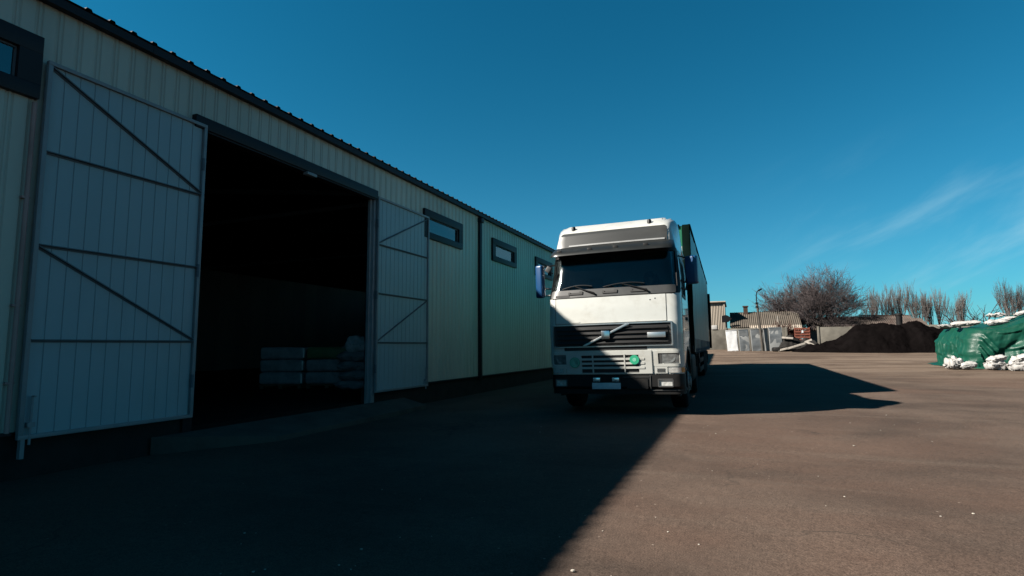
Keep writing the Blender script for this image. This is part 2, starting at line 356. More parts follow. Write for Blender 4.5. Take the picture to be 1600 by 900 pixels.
# ------------------------------------------------------------------ mesh helpers
class MB:
    """collects shapes into one mesh"""
    def __init__(s): s.v = []; s.f = []
    def add(s, vs, fs, mtx=None):
        o = len(s.v)
        for p in vs:
            p = Vector(p)
            s.v.append(tuple(mtx @ p) if mtx else tuple(p))
        for f in fs: s.f.append(tuple(i+o for i in f))
        return s
    def box(s, c, d, bev=0.0, mtx=None, seg=2):
        bm = bmesh.new()
        bmesh.ops.create_cube(bm, size=1.0)
        for v in bm.verts: v.co = Vector((v.co.x*d[0], v.co.y*d[1], v.co.z*d[2]))
        if bev > 0: bmesh.ops.bevel(bm, geom=list(bm.edges), offset=bev, segments=seg, affect='EDGES', profile=0.6)
        T = Matrix.Translation(Vector(c))
        if mtx is not None: T = T @ mtx
        bm.verts.ensure_lookup_table()
        s.add([v.co for v in bm.verts], [[v.index for v in f.verts] for f in bm.faces], T)
        bm.free()
        return s
    def bar(s, a, b, w, h, upv=(0, 0, 1), bev=0.0):
        a, b = Vector(a), Vector(b); d = b-a; L = d.length; y = d.normalized()
        x = y.cross(Vector(upv)).normalized(); z = x.cross(y)
        R = Matrix((x, y, z)).transposed().to_4x4()
        return s.box((a+b)/2, (w, L, h), bev, R)
    def tube(s, pts, rads, n=8, cap=True):
        pts = [Vector(p) for p in pts]
        if not hasattr(rads, '__len__'): rads = [rads]*len(pts)
        o = len(s.v); ref = None
        for i, p in enumerate(pts):
            d = (pts[min(i+1, len(pts)-1)]-pts[max(i-1, 0)])
            d = d.normalized() if d.length > 1e-9 else Vector((0, 0, 1))
            if ref is None: ref = Vector((0, 0, 1)) if abs(d.z) < 0.9 else Vector((1, 0, 0))
            x = d.cross(ref).normalized(); y = x.cross(d); ref = y
            for k in range(n):
                a = 2*PI*k/n
                s.v.append(tuple(p + (x*math.cos(a)+y*math.sin(a))*rads[i]))
        for i in range(len(pts)-1):
            for k in range(n):
                k2 = (k+1) % n
                s.f.append((o+i*n+k, o+i*n+k2, o+(i+1)*n+k2, o+(i+1)*n+k))
        if cap:
            s.f.append(tuple(o+k for k in reversed(range(n))))
            s.f.append(tuple(o+(len(pts)-1)*n+k for k in range(n)))
        return s
    def lathe(s, prof, n=24, mtx=None):
        """prof: (radius, height) pairs about the local z axis"""
        vs = []; fs = []
        for r, z in prof:
            for k in range(n):
                a = 2*PI*k/n; vs.append((r*math.cos(a), r*math.sin(a), z))
        for i in range(len(prof)-1):
            for k in range(n):
                k2 = (k+1) % n
                fs.append((i*n+k, i*n+k2, (i+1)*n+k2, (i+1)*n+k))
        if prof[0][0] > 1e-5: fs.append(tuple(reversed(range(n))))
        if prof[-1][0] > 1e-5: fs.append(tuple((len(prof)-1)*n+k for k in range(n)))
        return s.add(vs, fs, mtx)
    def sheet(s, P, N, us, vs, off=0.0, th=0.01, keep=None):
        """a curved slab: P(u,v) surface point, N(u,v) outward normal"""
        idx = {}; faces = []
        nu, nv = len(us), len(vs)
        for j in range(nv-1):
            for i in range(nu-1):
                if keep and not keep((us[i]+us[i+1])/2, (vs[j]+vs[j+1])/2): continue
                faces.append((i, j))
        o = len(s.v); loc = []
        def vid(i, j, k):
            key = (i, j, k)
            if key not in idx:
                u, v = us[i], vs[j]
                p, n = P(u, v), N(u, v)
                idx[key] = len(s.v)
                s.v.append(tuple(p + n*(off - (th if k else 0))))
            return idx[key]
        edges = {}
        for (i, j) in faces:
            q = [(i, j), (i+1, j), (i+1, j+1), (i, j+1)]
            s.f.append(tuple(vid(a, b, 0) for a, b in q))
            s.f.append(tuple(vid(a, b, 1) for a, b in reversed(q)))
            for k in range(4):
                e = (q[k], q[(k+1) % 4])
                if (e[1], e[0]) in edges: del edges[(e[1], e[0])]
                else: edges[e] = 1
        for (a, b) in edges:
            s.f.append((vid(*b, 0), vid(*a, 0), vid(*a, 1), vid(*b, 1)))
        return s
    def build(s, name, m, parent=None, smooth=30, fix=True):
        me = bpy.data.meshes.new(name)
        me.from_pydata(s.v, [], s.f)
        if fix:
            bm = bmesh.new(); bm.from_mesh(me)
            bmesh.ops.recalc_face_normals(bm, faces=list(bm.faces))
            bm.to_mesh(me); bm.free()
        me.update()
        if smooth:
            me.shade_smooth(); me.set_sharp_from_angle(angle=rad(smooth))
        me.materials.append(MAT[m] if isinstance(m, str) else m)
        o = bpy.data.objects.new(name, me)
        COL.objects.link(o)
        if parent is not None: o.parent = parent
        return o

def tag(o, label=None, cat=None, group=None, kind=None):
    for k, v in (('label', label), ('category', cat), ('group', group), ('kind', kind)):
        if v: o[k] = v
    return o
def thing(name, label, cat, loc=(0, 0, 0), rot=(0, 0, 0), group=None):
    o = bpy.data.objects.new(name, None)
    o.empty_display_size = 0.2
    COL.objects.link(o)
    o.location = loc; o.rotation_euler = rot
    return tag(o, label, cat, group)
def dup(root, loc, rot, label, group=None):
    r = root.copy(); COL.objects.link(r); r.location = loc; r.rotation_euler = rot
    r['label'] = label
    if group: r['group'] = group
    for ch in list(root.children):
        c = ch.copy(); COL.objects.link(c); c.parent = r
        for g in ch.children:
            d = g.copy(); COL.objects.link(d); d.parent = c
    return r
def frange(a, b, n): return [a+(b-a)*i/(n-1) for i in range(n)]
def sst(x, a, b):
    t = min(1, max(0, (x-a)/(b-a))); return t*t*(3-2*t)
def fbm(x, y, z, o=4):
    return mnoise.fractal(Vector((x, y, z)), 1.0, 2.0, o)

# ------------------------------------------------------------------ ground
def ground_z(x, y):
    t = max(0.0, y-13.0)
    rise = 0.02*(t*t/(t+2.0) if t > 0 else 0)
    rise = min(rise, 0.90)
    rise *= sst(x, -7.5, -3.0)
    cross = -0.020*min(max(-0.9-x, 0), 6.4)*sst(y, -20, 0)*(1-sst(y, 18, 40))
    return rise+cross
def axis(a, b, lo, hi, step, far):
    out = [a]; x = a
    while x < b-1e-6:
        d = 0 if lo <= x <= hi else (lo-x if x < lo else x-hi)
        st = step if d <= 1e-9 else max(step, min(far, step+d*0.25))
        if x < lo: st = max(step, min(far, d*0.25))
        x = min(b, x+st); out.append(x)
    return out
gx = axis(-900, 900, -12, 16, 0.5, 60); gy = axis(-300, 1500, -4, 34, 0.5, 60)
gm = MB()
for y in gy:
    for x in gx:
        n = 0.012*fbm(x*0.5, y*0.5, 3.1) if -12 < x < 40 and -6 < y < 60 else 0
        gm.v.append((x, y, ground_z(x, y)+n))
nx = len(gx)
for j in range(len(gy)-1):
    for i in range(nx-1):
        gm.f.append((j*nx+i, j*nx+i+1, (j+1)*nx+i+1, (j+1)*nx+i))
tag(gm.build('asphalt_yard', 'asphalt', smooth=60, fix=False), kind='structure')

# pebbles scattered on the yard: uncountable litter
pm = MB(); rp = random.Random(5)
for k in range(150):
    y = 2.3+10*rp.random()**1.6; x = -3.5+rp.random()*12
    r = 0.004+0.007*rp.random()**3
    vs = [Vector((math.cos(a)*r*(0.8+rp.random()*0.5), math.sin(a)*r*(0.8+rp.random()*0.5), z*r)) for z in (0.0, 0.55) for a in frange(0, 2*PI*5/6, 6)]
    vs.append(Vector((0, 0, r*0.8)))
    fs = [(i, (i+1) % 6, 6+(i+1) % 6, 6+i) for i in range(6)] + [(6+i, 6+(i+1) % 6, 12) for i in range(6)]
    pm.add(vs, fs, Matrix.Translation((x, y, ground_z(x, y)+0.002)) @ Matrix.Rotation(rp.random()*6, 4, 'Z'))
tag(pm.build('pebbles', 'stone'), 'pale pebbles scattered over the asphalt', None, None, 'stuff')

# ------------------------------------------------------------------ warehouse
WX = -7.15          # wall face
W0, W1 = -9.0, 40.0
wh = thing('warehouse', 'long cream corrugated metal warehouse with an open double gate and high strip windows', 'warehouse', (WX, 7.65, 0))
def whb(mb, name, m, parent=None, **k):
    """build in world coordinates under the warehouse"""
    off = Vector((WX, 7.65, 0))
    mb.v = [tuple(Vector(p)-off) for p in mb.v]
    return mb.build(name, m, parent or wh, **k)

GY0, GY1, GZ1 = 5.60, 9.70, 4.42
wins = [(1.45, 3.50, 4.02, 4.74), (11.72, 13.78, 3.97, 4.70), (15.87, 17.92, 3.97, 4.70), (19.95, 22.0, 3.97, 4.70), (24.0, 26.05, 3.97, 4.70), (28.0, 30.05, 3.97, 4.70)]
holes = [(GY0, GY1, -1, GZ1)] + [(a+0.06, b-0.06, c+0.06, d-0.06) for a, b, c, d in wins]
CL0, CL1 = 0.38, 5.24
# rib profile: flat pan, narrow groove pair every 0.2 m
bps = []
y = W0
while y < W1:
    bps += [(y, 0.0), (y+0.125, 0.0), (y+0.137, -0.010), (y+0.152, -0.010), (y+0.162, 0.002), (y+0.178, 0.002), (y+0.188, -0.010), (y+0.1965, -0.010)]
    y += 0.2085
def prof(yy):
    for (a, da), (b, db) in zip(bps, bps[1:]):
        if a <= yy <= b: return da+(db-da)*(yy-a)/(b-a+1e-9)
    return 0.0
cuts = sorted([(yy, d) for yy, d in bps if yy <= W1] + [(e, prof(e)) for h in holes for e in h[:2]])
wm_ = MB()
for (a, da), (b, db) in zip(cuts, cuts[1:]):
    if b-a < 1e-5: continue
    mid = (a+b)/2
    zs = [CL0, CL1]
    blocked = [(h[2], h[3]) for h in holes if h[0] < mid < h[1]]
    segs = [(CL0, CL1)]
    for lo, hi in blocked:
        ns = []
        for p, q in segs:
            if hi <= p or lo >= q: ns.append((p, q)); continue
            if lo > p: ns.append((p, lo))
            if hi < q: ns.append((hi, q))
        segs = ns
    for p, q in segs:
        wm_.add([(WX+da, a, p), (WX+db, b, p), (WX+db, b, q), (WX+da, a, q)], [(0, 1, 2, 3)])
whb(wm_, 'wall', 'clad', smooth=15, fix=False)
# backing skin of the wall (inner sheet), with the same openings
bk = MB()
ys = sorted(set([W0, W1]+[e for h in holes for e in h[:2]]))
for a, b in zip(ys, ys[1:]):
    mid = (a+b)/2
    segs = [(0.1, CL1-0.02)]
    for h in holes:
        if h[0] < mid < h[1]:
            segs = [(p, min(q, h[2])) for p, q in segs if h[2] > p] + [(h[3], q) for p, q in segs if q > h[3]]
    for p, q in segs:
        if q-p > 0.01: bk.box((WX-0.10, mid, (p+q)/2), (0.12, b-a-0.002, q-p))
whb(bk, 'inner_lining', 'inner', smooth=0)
# plinth in two runs either side of the gate
pl = MB()
pl.box((WX-0.12, (W0+GY0)/2, 0.02), (0.20, GY0-W0, 0.68)); pl.box((WX-0.12, (W1+GY1)/2, 0.02), (0.20, W1-GY1, 0.68))
whb(pl, 'plinth', 'plinth', smooth=0)
dp = MB()
for a, b in ((W0, 3.52), (11.95, 14.85), (15.10, W1)):
    dp.box((WX+0.012, (a+b)/2, CL0-0.012), (0.05, b-a, 0.035))
whb(dp, 'drip_rail', 'trim', smooth=0)
# side and back walls, floor, roof
sw = MB()
sw.box((WX-9.2, W0-0.06, 2.75), (18.0, 0.10, 5.6)); sw.box((WX-9.2, W1+0.06, 2.75), (18.0, 0.10, 5.6)); sw.box((WX-18.2, 15.5, 2.75), (0.1, W1-W0, 5.6))
whb(sw, 'side_wall', 'clad', smooth=0)
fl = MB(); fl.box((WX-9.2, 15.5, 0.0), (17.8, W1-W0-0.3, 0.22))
whb(fl, 'floor_slab', 'inner', smooth=0)
# roof: corrugated sheet, ribs 0.27 m apart, seen edge-on at the eave
EX = WX+0.10
rm = MB()
RZ0, RZ1, RXm = 5.285, 6.50, WX-9.1
rc = []
y = W0-0.3
while y < W1+0.3:
    rc += [(y, 0), (y+0.19, 0), (y+0.205, 0.028), (y+0.255, 0.028)]
    y += 0.27
vs = []; fs = []
for (yy, d) in rc:
    vs += [(EX+0.03, yy, RZ0+d), (RXm, yy, RZ1+d), (RXm*2-EX, yy, RZ0+d)]
for i in range(len(rc)-1):
    for k in range(2):
        fs.append((i*3+k, (i+1)*3+k, (i+1)*3+k+1, i*3+k+1))
rm.add(vs, fs)
vs2 = [(x, yy, z-0.012) for x, yy, z in vs]
rm.add(vs2, [tuple(reversed(f)) for f in fs])
whb(rm, 'roof', 'roofm', smooth=15, fix=False)
fa = MB()
yy = W0-0.3; k = 0
while yy < W1:
    L = 2.0
    fa.box((EX, yy+L/2, 5.215+0.003*(k % 2)), (0.026, L-0.004, 0.100+0.010*(k % 2)))
    fa.box((EX-0.05, yy+L/2, 5.175), (0.08, L-0.004, 0.014))
    yy += L; k += 1
whb(fa, 'fascia', 'trim', smooth=0)
# windows
for (a, b, c, d) in wins:
    fr = MB(); t_ = 0.20
    fr.box((WX+0.02, (a+b)/2, d-t_/2), (0.10, b-a, t_), 0.006); fr.box((WX+0.02, (a+b)/2, c+0.08), (0.10, b-a, 0.16), 0.006)
    fr.box((WX+0.02, a+0.11, (c+d)/2+(0.16-t_)/2), (0.098, 0.22, d-c-t_-0.162), 0.0); fr.box((WX+0.02, b-0.11, (c+d)/2+(0.16-t_)/2), (0.098, 0.22, d-c-t_-0.162), 0.0)
    f = whb(fr, 'window', 'trim')
    ca, cb, cc, cd = a+0.22, b-0.22, c+0.16, d-t_
    sash = MB()
    for p, q in (((ca, cc+0.010), (cb, cc+0.010)), ((ca, cd-0.010), (cb, cd-0.010))): sash.box((WX+0.0, (p[0]+q[0])/2, p[1]), (0.03, q[0]-p[0]-0.002, 0.02))
    for yy in (ca+0.010, cb-0.010): sash.box((WX+0.0, yy, (cc+cd)/2), (0.028, 0.02, cd-cc-0.042))
    sash_o = whb(sash, 'sash', 'rail', f, smooth=0)
    pn = MB(); pn.box((WX-0.004, (ca+cb)/2, (cc+cd)/2), (0.008, cb-ca-0.03, cd-cc-0.03))
    whb(pn, 'pane', 'pane', f, smooth=0)
# gate lintel and posts
lt = MB(); lt.box((WX+0.035, 7.57, 4.52), (0.11, 4.36, 0.18), 0.008)
lt.box((WX-0.02, 7.65, 4.418), (0.16, 4.1, 0.028))
whb(lt, 'gate_lintel', 'trim')
for yy in (GY0-0.06, GY1+0.06):
    gp = MB(); gp.box((WX-0.055, yy, 2.25), (0.16, 0.12, 4.34), 0.006)
    gp.box((WX-0.06, yy+(0.09 if yy < 7 else -0.09), 2.25), (0.06, 0.06, 4.34))
    whb(gp, 'gate_post', 'trim' if yy < 7 else 'leaf_frame')
    for zz in (0.8, 2.35, 3.9):
        hg = MB(); hg.tube([(WX+0.085, yy+(0.0), zz-0.09), (WX+0.085, yy, zz+0.09)], 0.022, 8)
        whb(hg, 'hinge', 'rail')
# gate leaves folded flat against the wall
def leaf(a, b, hinge_right):
    X0 = WX+0.055
    Z0, Z1 = 0.30, 4.50
    pn = MB()
    yy = a+0.03; pts = []
    while yy < b-0.03:
        pts += [(yy, 0), (min(yy+0.145, b-0.03), 0), (min(yy+0.150, b-0.03), -0.008), (min(yy+0.158, b-0.03), -0.008)]
        yy += 0.163
    pts.append((b-0.03, 0))
    vs = []; fs = []
    for (q, d) in pts: vs += [(X0+d, q, Z0+0.03), (X0+d, q, Z1-0.03), (X0+d-0.02, q, Z0+0.03), (X0+d-0.02, q, Z1-0.03)]
    for i in range(len(pts)-1):
        fs.append((i*4, i*4+4, i*4+5, i*4+1)); fs.append((i*4+2, i*4+3, i*4+7, i*4+6))
    pn.add(vs, fs)
    lf = whb(pn, 'gate_leaf', 'leaf', smooth=15, fix=False)
    fr = MB(); w = 0.045
    for z in (Z0+w/2, Z1-w/2): fr.box((X0+0.012, (a+b)/2, z), (0.055, b-a, w), 0.004)
    for q in (a+w/2, b-w/2): fr.box((X0+0.012, q, (Z0+Z1)/2), (0.055, w, Z1-Z0-2*w-0.002), 0.003)
    whb(fr, 'frame', 'leaf_frame', lf)
    for z in (3.455, 2.40, 1.355):
        r = MB(); r.box((X0+0.024, (a+b)/2, z), (0.045, b-a-2*w-0.004, 0.012)); r.box((X0+0.006, (a+b)/2, z-0.017), (0.008, b-a-2*w-0.004, 0.022))
        whb(r, 'rail', 'rail', lf, smooth=0)
    near, far = (b-w, a+w) if hinge_right else (a+w, b-w)
    for zt, zb in ((4.44, 3.485), (2.385, 1.375)):
        r = MB(); r.bar((X0+0.022, far, zt), (X0+0.022, near, zb), 0.012, 0.04, (1, 0, 0)); r.bar((X0+0.006, far, zt-0.015), (X0+0.006, near, zb-0.015), 0.02, 0.008, (1, 0, 0))
        whb(r, 'brace', 'rail', lf, smooth=0)
    bo = MB(); q = far+(0.06 if hinge_right else -0.06)
    bo.tube([(X0+0.035, q, 0.24), (X0+0.035, q, 0.75)], 0.013, 8); bo.tube([(X0+0.035, q, 0.75), (X0+0.09, q, 0.75)], 0.011, 6)
    bo.box((X0+0.03, q, 0.45), (0.05, 0.07, 0.05))
    whb(bo, 'drop_bolt', 'leaf_frame', lf)
    return lf
leaf(3.55, 5.575, True)
leaf(9.77, 11.90, False)
# kick stub under the left leaf, downpipes, lintel lamp
st = MB(); st.box((WX+0.06, 3.60, 0.20), (0.05, 0.04, 0.20)); whb(st, 'foot_post', 'leaf_frame')
d2 = MB(); d2.box((WX+0.03, 14.98, 2.72), (0.09, 0.16, 4.86), 0.02); d2.box((WX+0.05, 14.98, 5.06), (0.16, 0.20, 0.14), 0.02)
whb(d2, 'downpipe', 'trim')
d3 = MB(); d3.tube([(WX+0.035, 3.475, 0.38), (WX+0.035, 3.475, 3.98)], 0.024, 10)
for z in (0.9, 1.72, 2.9): d3.box((WX+0.02, 3.465, z), (0.05, 0.08, 0.025))
whb(d3, 'downpipe', 'pipe')
lm = MB(); lm.box((WX+0.06, 7.72, 4.385), (0.11, 0.24, 0.055), 0.01); whb(lm, 'gate_lamp', 'leaf_frame')
# trusses inside (faint)
tr = MB()
for yy in (-1.0, 4.6, 11.2, 17.5):
    tr.bar((WX-0.25, yy, 4.95), (RXm, yy, 6.05), 0.08, 0.12); tr.bar((WX-0.25, yy, 4.80), (WX-17.9, yy, 4.80), 0.06, 0.1); tr.box((WX-0.3, yy, 2.5), (0.16, 0.16, 4.8))
whb(tr, 'roof_truss', 'rail', smooth=0)

# concrete apron sloping from the gate sill
ap = MB()
poly = [(-7.13, 5.05), (-6.75, 5.7), (-6.30, 6.4), (-6.32, 8.0), (-6.38, 9.6), (-6.42, 10.75), (-7.13, 10.95)]
def apz(x): return 0.105 - (x-WX)*0.17
top = [(x, y, apz(x)) for x, y in poly]; bot = [(x, y, -0.4) for x, y in poly]
n = len(poly)
ap.add(top+bot, [tuple(range(n))]+[(i, i+n, (i+1) % n+n, (i+1) % n) for i in range(n)])
tag(ap.build('concrete_apron', 'concrete', smooth=0), kind='structure')

# ------------------------------------------------------------------ stacks inside the gate
def pack(loc, rz, size, m, label):
    t = thing('wrapped_pack', label, 'pack', loc, (0, 0, rz), 'wrapped packs stacked inside the gate')
    b = MB(); b.box((0, 0, size[2]/2), (size[0], size[1], size[2]-0.008), 0.11, seg=5); b.build('carton', m, t)
    e = MB()
    e.tube([(size[0]/2-0.02, -size[1]/2+0.01, 0.05), (size[0]/2-0.012, -size[1]/2-0.002, size[2]/2), (size[0]/2-0.02, -size[1]/2+0.01, size[2]-0.05)], 0.020, 6)
    e.build('edge_highlight', 'wrap_highlight', t)  # pale tube paints the highlight along the wrapped corner
    return t
rz0 = rad(24)
ax_ = Vector((math.cos(rz0), math.sin(rz0), 0))
names = ('bottom', 'middle', 'top')
for c in range(2):
    base = Vector((-12.05, 12.45, 0)) + ax_*(1.28*c)
    pt = thing('pallet', 'wooden pallet under the %s column of wrapped packs inside the gate' % ('farther left' if c == 0 else 'right hand'), 'pallet', (base.x, base.y, 0.111), (0, 0, rz0), 'pallets inside the gate')
    b = MB()
    for k in range(5): b.box((0, -0.4+0.2*k, 0.10), (1.22, 0.14, 0.024))
    for k in (-1, 0, 1): b.box((k*0.52, 0, 0.045), (0.1, 0.95, 0.083))
    b.build('deck', 'pallet', pt, smooth=0)
    for k in range(3):
        pack((base.x, base.y, 0.226+0.35*k), rz0+rad((k*37 % 5)-2), (1.22, 0.95, 0.35), 'wrapgreen' if (c == 1 and k == 2) else 'wrap',
             '%s plastic wrapped pack of the %s column on a pallet inside the gate' % (names[k], 'left' if c == 0 else 'right'))
def sack_mesh(L, Wd, Hh, seed, n=30, lump=0.06, tied=False):
    """a filled pillow sack lying flat, base at z=0"""
    bm = bmesh.new()
    bmesh.ops.create_cube(bm, size=2.0)
    bmesh.ops.subdivide_edges(bm, edges=list(bm.edges), cuts=n//2, use_grid_fill=True)
    for v in bm.verts:
        x, y, z = v.co
        ex = 1-abs(x)**3.5*0.55; ey = 1-abs(y)**3.5*0.55
        zz = z*(max(0.04, (1-abs(x)**4))**0.5)*(max(0.04, (1-abs(y)**4))**0.5)
        d = fbm(x*1.4+seed*7.3, y*1.4, z*1.4+seed, 4)*lump
        d2 = abs(fbm(x*3.1+seed*3, y*3.1, z*3, 3))*lump*0.9+abs(fbm(x*2.0+y*3.0+seed, y*1.2-x, z*6+seed, 3))*lump*0.7
        p = Vector((x*L/2*(0.86+0.14*ey), y*Wd/2*(0.86+0.14*ex), zz*Hh/2))
        nrm = Vector((x*0.5, y*0.5, z)).normalized()
        p += nrm*(d-d2)
        if p.z < -Hh*0.42: p.z = -Hh*0.42
        v.co = p+Vector((0, 0, Hh*0.42))
    m = MB(); bm.verts.ensure_lookup_table()
    m.add([v.co for v in bm.verts], [[v.index for v in f.verts] for f in bm.faces]); bm.free()
    return m
sb = Vector((-9.75, 12.75, 0))
for k in range(4):
    o = sack_mesh(1.15, 0.85, 0.30, 20+k, lump=0.05).build('plastic_sack', 'wrap', smooth=60)
    o.location = (sb.x+0.04*((k*3) % 4-1.5), sb.y, 0.111+0.255*k); o.rotation_euler = (0, 0, rz0+rad((k*53 % 11)-5))
    tag(o, '%s glossy sack in the stack beside the gate post inside' % ('bottom', 'second', 'third', 'fourth')[k], 'sack', 'sacks stacked inside the gate')
o = sack_mesh(0.95, 0.75, 0.48, 31, lump=0.12).build('plastic_bag', 'clearbag', smooth=60)
o.location = (sb.x+0.12, sb.y, 0.111+0.255*4); o.rotation_euler = (0, rad(-6), rz0)
tag(o, 'bulging clear plastic bag on top of the sack stack inside the gate', 'bag')

# ------------------------------------------------------------------ truck tractor
TRX, TRY = -2.13, 10.2
TROT = rad(1.2)
ROLLT = rad(-1.0)
truck = thing('truck_tractor', 'white cab-over truck tractor with dark grille, grey sun visor and blue mirrors', 'truck', (TRX, TRY, 0.0), (0, ROLLT, TROT))
ZK = [0.70, 0.95, 1.20, 1.45, 1.67, 1.95, 2.17, 2.27, 2.55, 2.80, 3.02, 3.12, 3.30, 3.46, 3.54, 3.59, 3.62]
FS = [0.07, 0.045, 0.02, 0.005, 0.00, 0.02, 0.05, 0.083, 0.174, 0.24, 0.285, 0.30, 0.36, 0.42, 0.49, 0.60, 0.80]
HW = [1.225, 1.235, 1.24, 1.245, 1.245, 1.245, 1.245, 1.245, 1.235, 1.215, 1.19, 1.175, 1.14, 1.10, 1.06, 1.00, 0.90]
RC = [0.15, 0.16, 0.16, 0.16, 0.16, 0.17, 0.19, 0.23, 0.30, 0.30, 0.26, 0.22, 0.15, 0.12, 0.11, 0.11, 0.12]
def lk(A, z): return float(np.interp(z, ZK, A))
def cabP(s_, z):
    p = cab0(s_, z)
    k = sst(z, 3.05, 3.5)                                   # the high roof swells behind its front rim and falls to the rear
    p.x *= 1+0.10*k*sst(p.y, 0.5, 1.0)
    p.z += 0.13*k*sst(p.y, 0.45, 0.95) - 0.42*k*sst(p.y, 1.05, 2.1)
    return p
def cab0(s_, z):
    hw, r, f = lk(HW, z), lk(RC, z), lk(FS, z)
    hf = hw-r; a = abs(s_); sg = 1 if s_ >= 0 else -1
    bul = lambda q: 0.055*(q/1.25)**2
    if a <= hf: return Vector((s_, f+bul(a), z))
    al = (a-hf)/r
    if al <= PI/2: return Vector((sg*(hf+r*math.sin(al)), f+bul(hf)+r*(1-math.cos(al)), z))
    return Vector((sg*hw, f+bul(hf)+r+(a-hf-r*PI/2), z))
def cabN(s_, z):
    e = 0.004
    a = cabP(s_+e, z)-cabP(s_-e, z); b = cabP(s_, min(z+e, 3.619))-cabP(s_, z-e)
    return a.cross(b).normalized()
def rng_(a, b, st): return frange(a, b, max(2, int(math.ceil(abs(b-a)/st))+1))
def patch(s0, s1, z0, z1, r=0.03, off=0.006, th=0.02, st=0.06, slant=0.0, hole=None, mb=None):
    """a panel lying on the cab surface with rounded corners"""
    mb = mb or MB()
    zz = rng_(z0, z1, st)
    if r > 0: zz = sorted(set(zz+[z0+r*t for t in (0.08, 0.25, 0.5, 1)]+[z1-r*t for t in (0.08, 0.25, 0.5, 1)]))
    ss = rng_(s0, s1, st)
    if hole: zz = sorted(set(zz+[hole[2], hole[3]])); ss = sorted(set(ss+[hole[0], hole[1]]))
    def cl(s_, z):
        d = 0
        if r > 0:
            dz = min(z-z0, z1-z)
            if dz < r: d = r-math.sqrt(max(0, r*r-(r-dz)**2))
        k = slant*(z-z0)/(z1-z0)
        lo, hi = s0+d+(k if s0 < 0 else -k*0), s1-d-(k if s1 > 0 else 0)
        return min(max(s_, lo), hi)
    P = lambda s_, z: cabP(cl(s_, z), z)
    N = lambda s_, z: cabN(cl(s_, z), z)
    keep = (lambda a, b: not (hole[0] < a < hole[1] and hole[2] < b < hole[3])) if hole else None
    return mb.sheet(P, N, ss, zz, off, th, keep)

WS = (-1.25, 1.25, 2.29, 3.02)               # windscreen opening
DW = (1.62, 2.42, 2.16, 2.86)                # door window in arc length
SMAX = 3.20
shell = MB()
ss = sorted(set(rng_(-SMAX, SMAX, 0.08)+[WS[0], WS[1], DW[0], DW[1], -DW[0], -DW[1]]))
zz = sorted(set(rng_(0.72, 3.62, 0.07)+ZK[1:]+[WS[2], WS[3], DW[2], DW[3]]))
def keepc(a, b):
    if WS[0] < a < WS[1] and WS[2] < b < WS[3]: return False
    if DW[0] < abs(a) < DW[1] and DW[2] < b < DW[3]: return False
    aa = abs(a)                                # wheel arch
    v = aa-1.37+0.25
    if b < 1.22 and aa > 1.42 and math.hypot(v-1.40, (b-0.52)) < 0.70: return False
    return True
shell.sheet(cabP, cabN, ss, zz, 0.0, 0.03, keepc)
zt = 3.62; ring = [cabP(s_, zt) for s_ in ss]
cen = Vector((0, 1.2, 3.70)); o0 = len(shell.v)
for t_ in (0.0, 0.35, 0.7): shell.v += [tuple(p.lerp(cen, t_)+Vector((0, 0, 0.03*math.sin(t_*PI/2)))) for p in ring]
shell.v.append(tuple(cen)); nr = len(ring)
for k in range(2):
    for i in range(nr): shell.f.append((o0+k*nr+i, o0+k*nr+(i+1) % nr, o0+(k+1)*nr+(i+1) % nr, o0+(k+1)*nr+i))
for i in range(nr): shell.f.append((o0+2*nr+i, o0+2*nr+(i+1) % nr, o0+3*nr))
bx = cabP(SMAX, 2.0).y
shell.box((0, bx+0.01, 2.045), (2.40, 0.05, 2.61)); shell.box((0, 0.30+bx/2-0.1, 1.28), (2.36, bx-0.45, 0.06))
shell.build('cab', 'white', truck, smooth=35, fix=False)

patch(WS[0]-0.005, WS[1]+0.005, WS[2]-0.005, WS[3]+0.005, 0.05, -0.012, 0.008).build('windscreen', 'wscreen', truck, smooth=60)
gk = patch(-1.31, 1.31, 2.175, 3.06, 0.06, 0.006, 0.02, hole=(-1.235, 1.215, 2.31, 2.99))
gk.build('windscreen_frame', 'blackpl', truck)
# grey cowl strip with three grip recesses below the glass
patch(-1.19, 1.17, 2.175, 2.325, 0.03, 0.014, 0.02).build('cowl', 'cowlm', truck)
for s_ in (-0.68, -0.02, 0.50):
    g = MB(); patch(s_-0.14, s_+0.14, 2.222, 2.246, 0.010, 0.030, 0.016, mb=g); patch(s_-0.14, s_-0.10, 2.24, 2.275, 0.006, 0.032, 0.016, mb=g); patch(s_+0.08, s_+0.14, 2.24, 2.285, 0.006, 0.032, 0.016, mb=g)
    patch(s_-0.10, s_+0.10, 2.246, 2.268, 0.0, 0.018, 0.005, mb=g)
    g.build('grip', 'seam', truck)
patch(-1.08, -0.80, 2.185, 2.225, 0.006, 0.018, 0.01).build('cowl_vent', 'seam', truck)
for s_, e in ((-0.30, -0.95), (0.68, -0.15)):
    w = MB(); P = lambda a, b, o: tuple(cabP(a, b)+cabN(a, b)*o)
    w.tube([P(s_, 2.215, 0.03), P(s_-0.03, 2.235, 0.05), P(s_-0.20, 2.30, 0.045), P((s_+e)/2-0.06, 2.385, 0.035)], [0.022, 0.018, 0.011, 0.009], 8)
    wi = w.build('wiper', 'blackpl', truck)
    b = MB(); b.tube([P(e+t*(s_-0.06-e), 2.345+0.06*math.sin(t*2.6), 0.022) for t in frange(0, 1, 9)], 0.011, 6); b.build('blade', 'blackpl', wi)
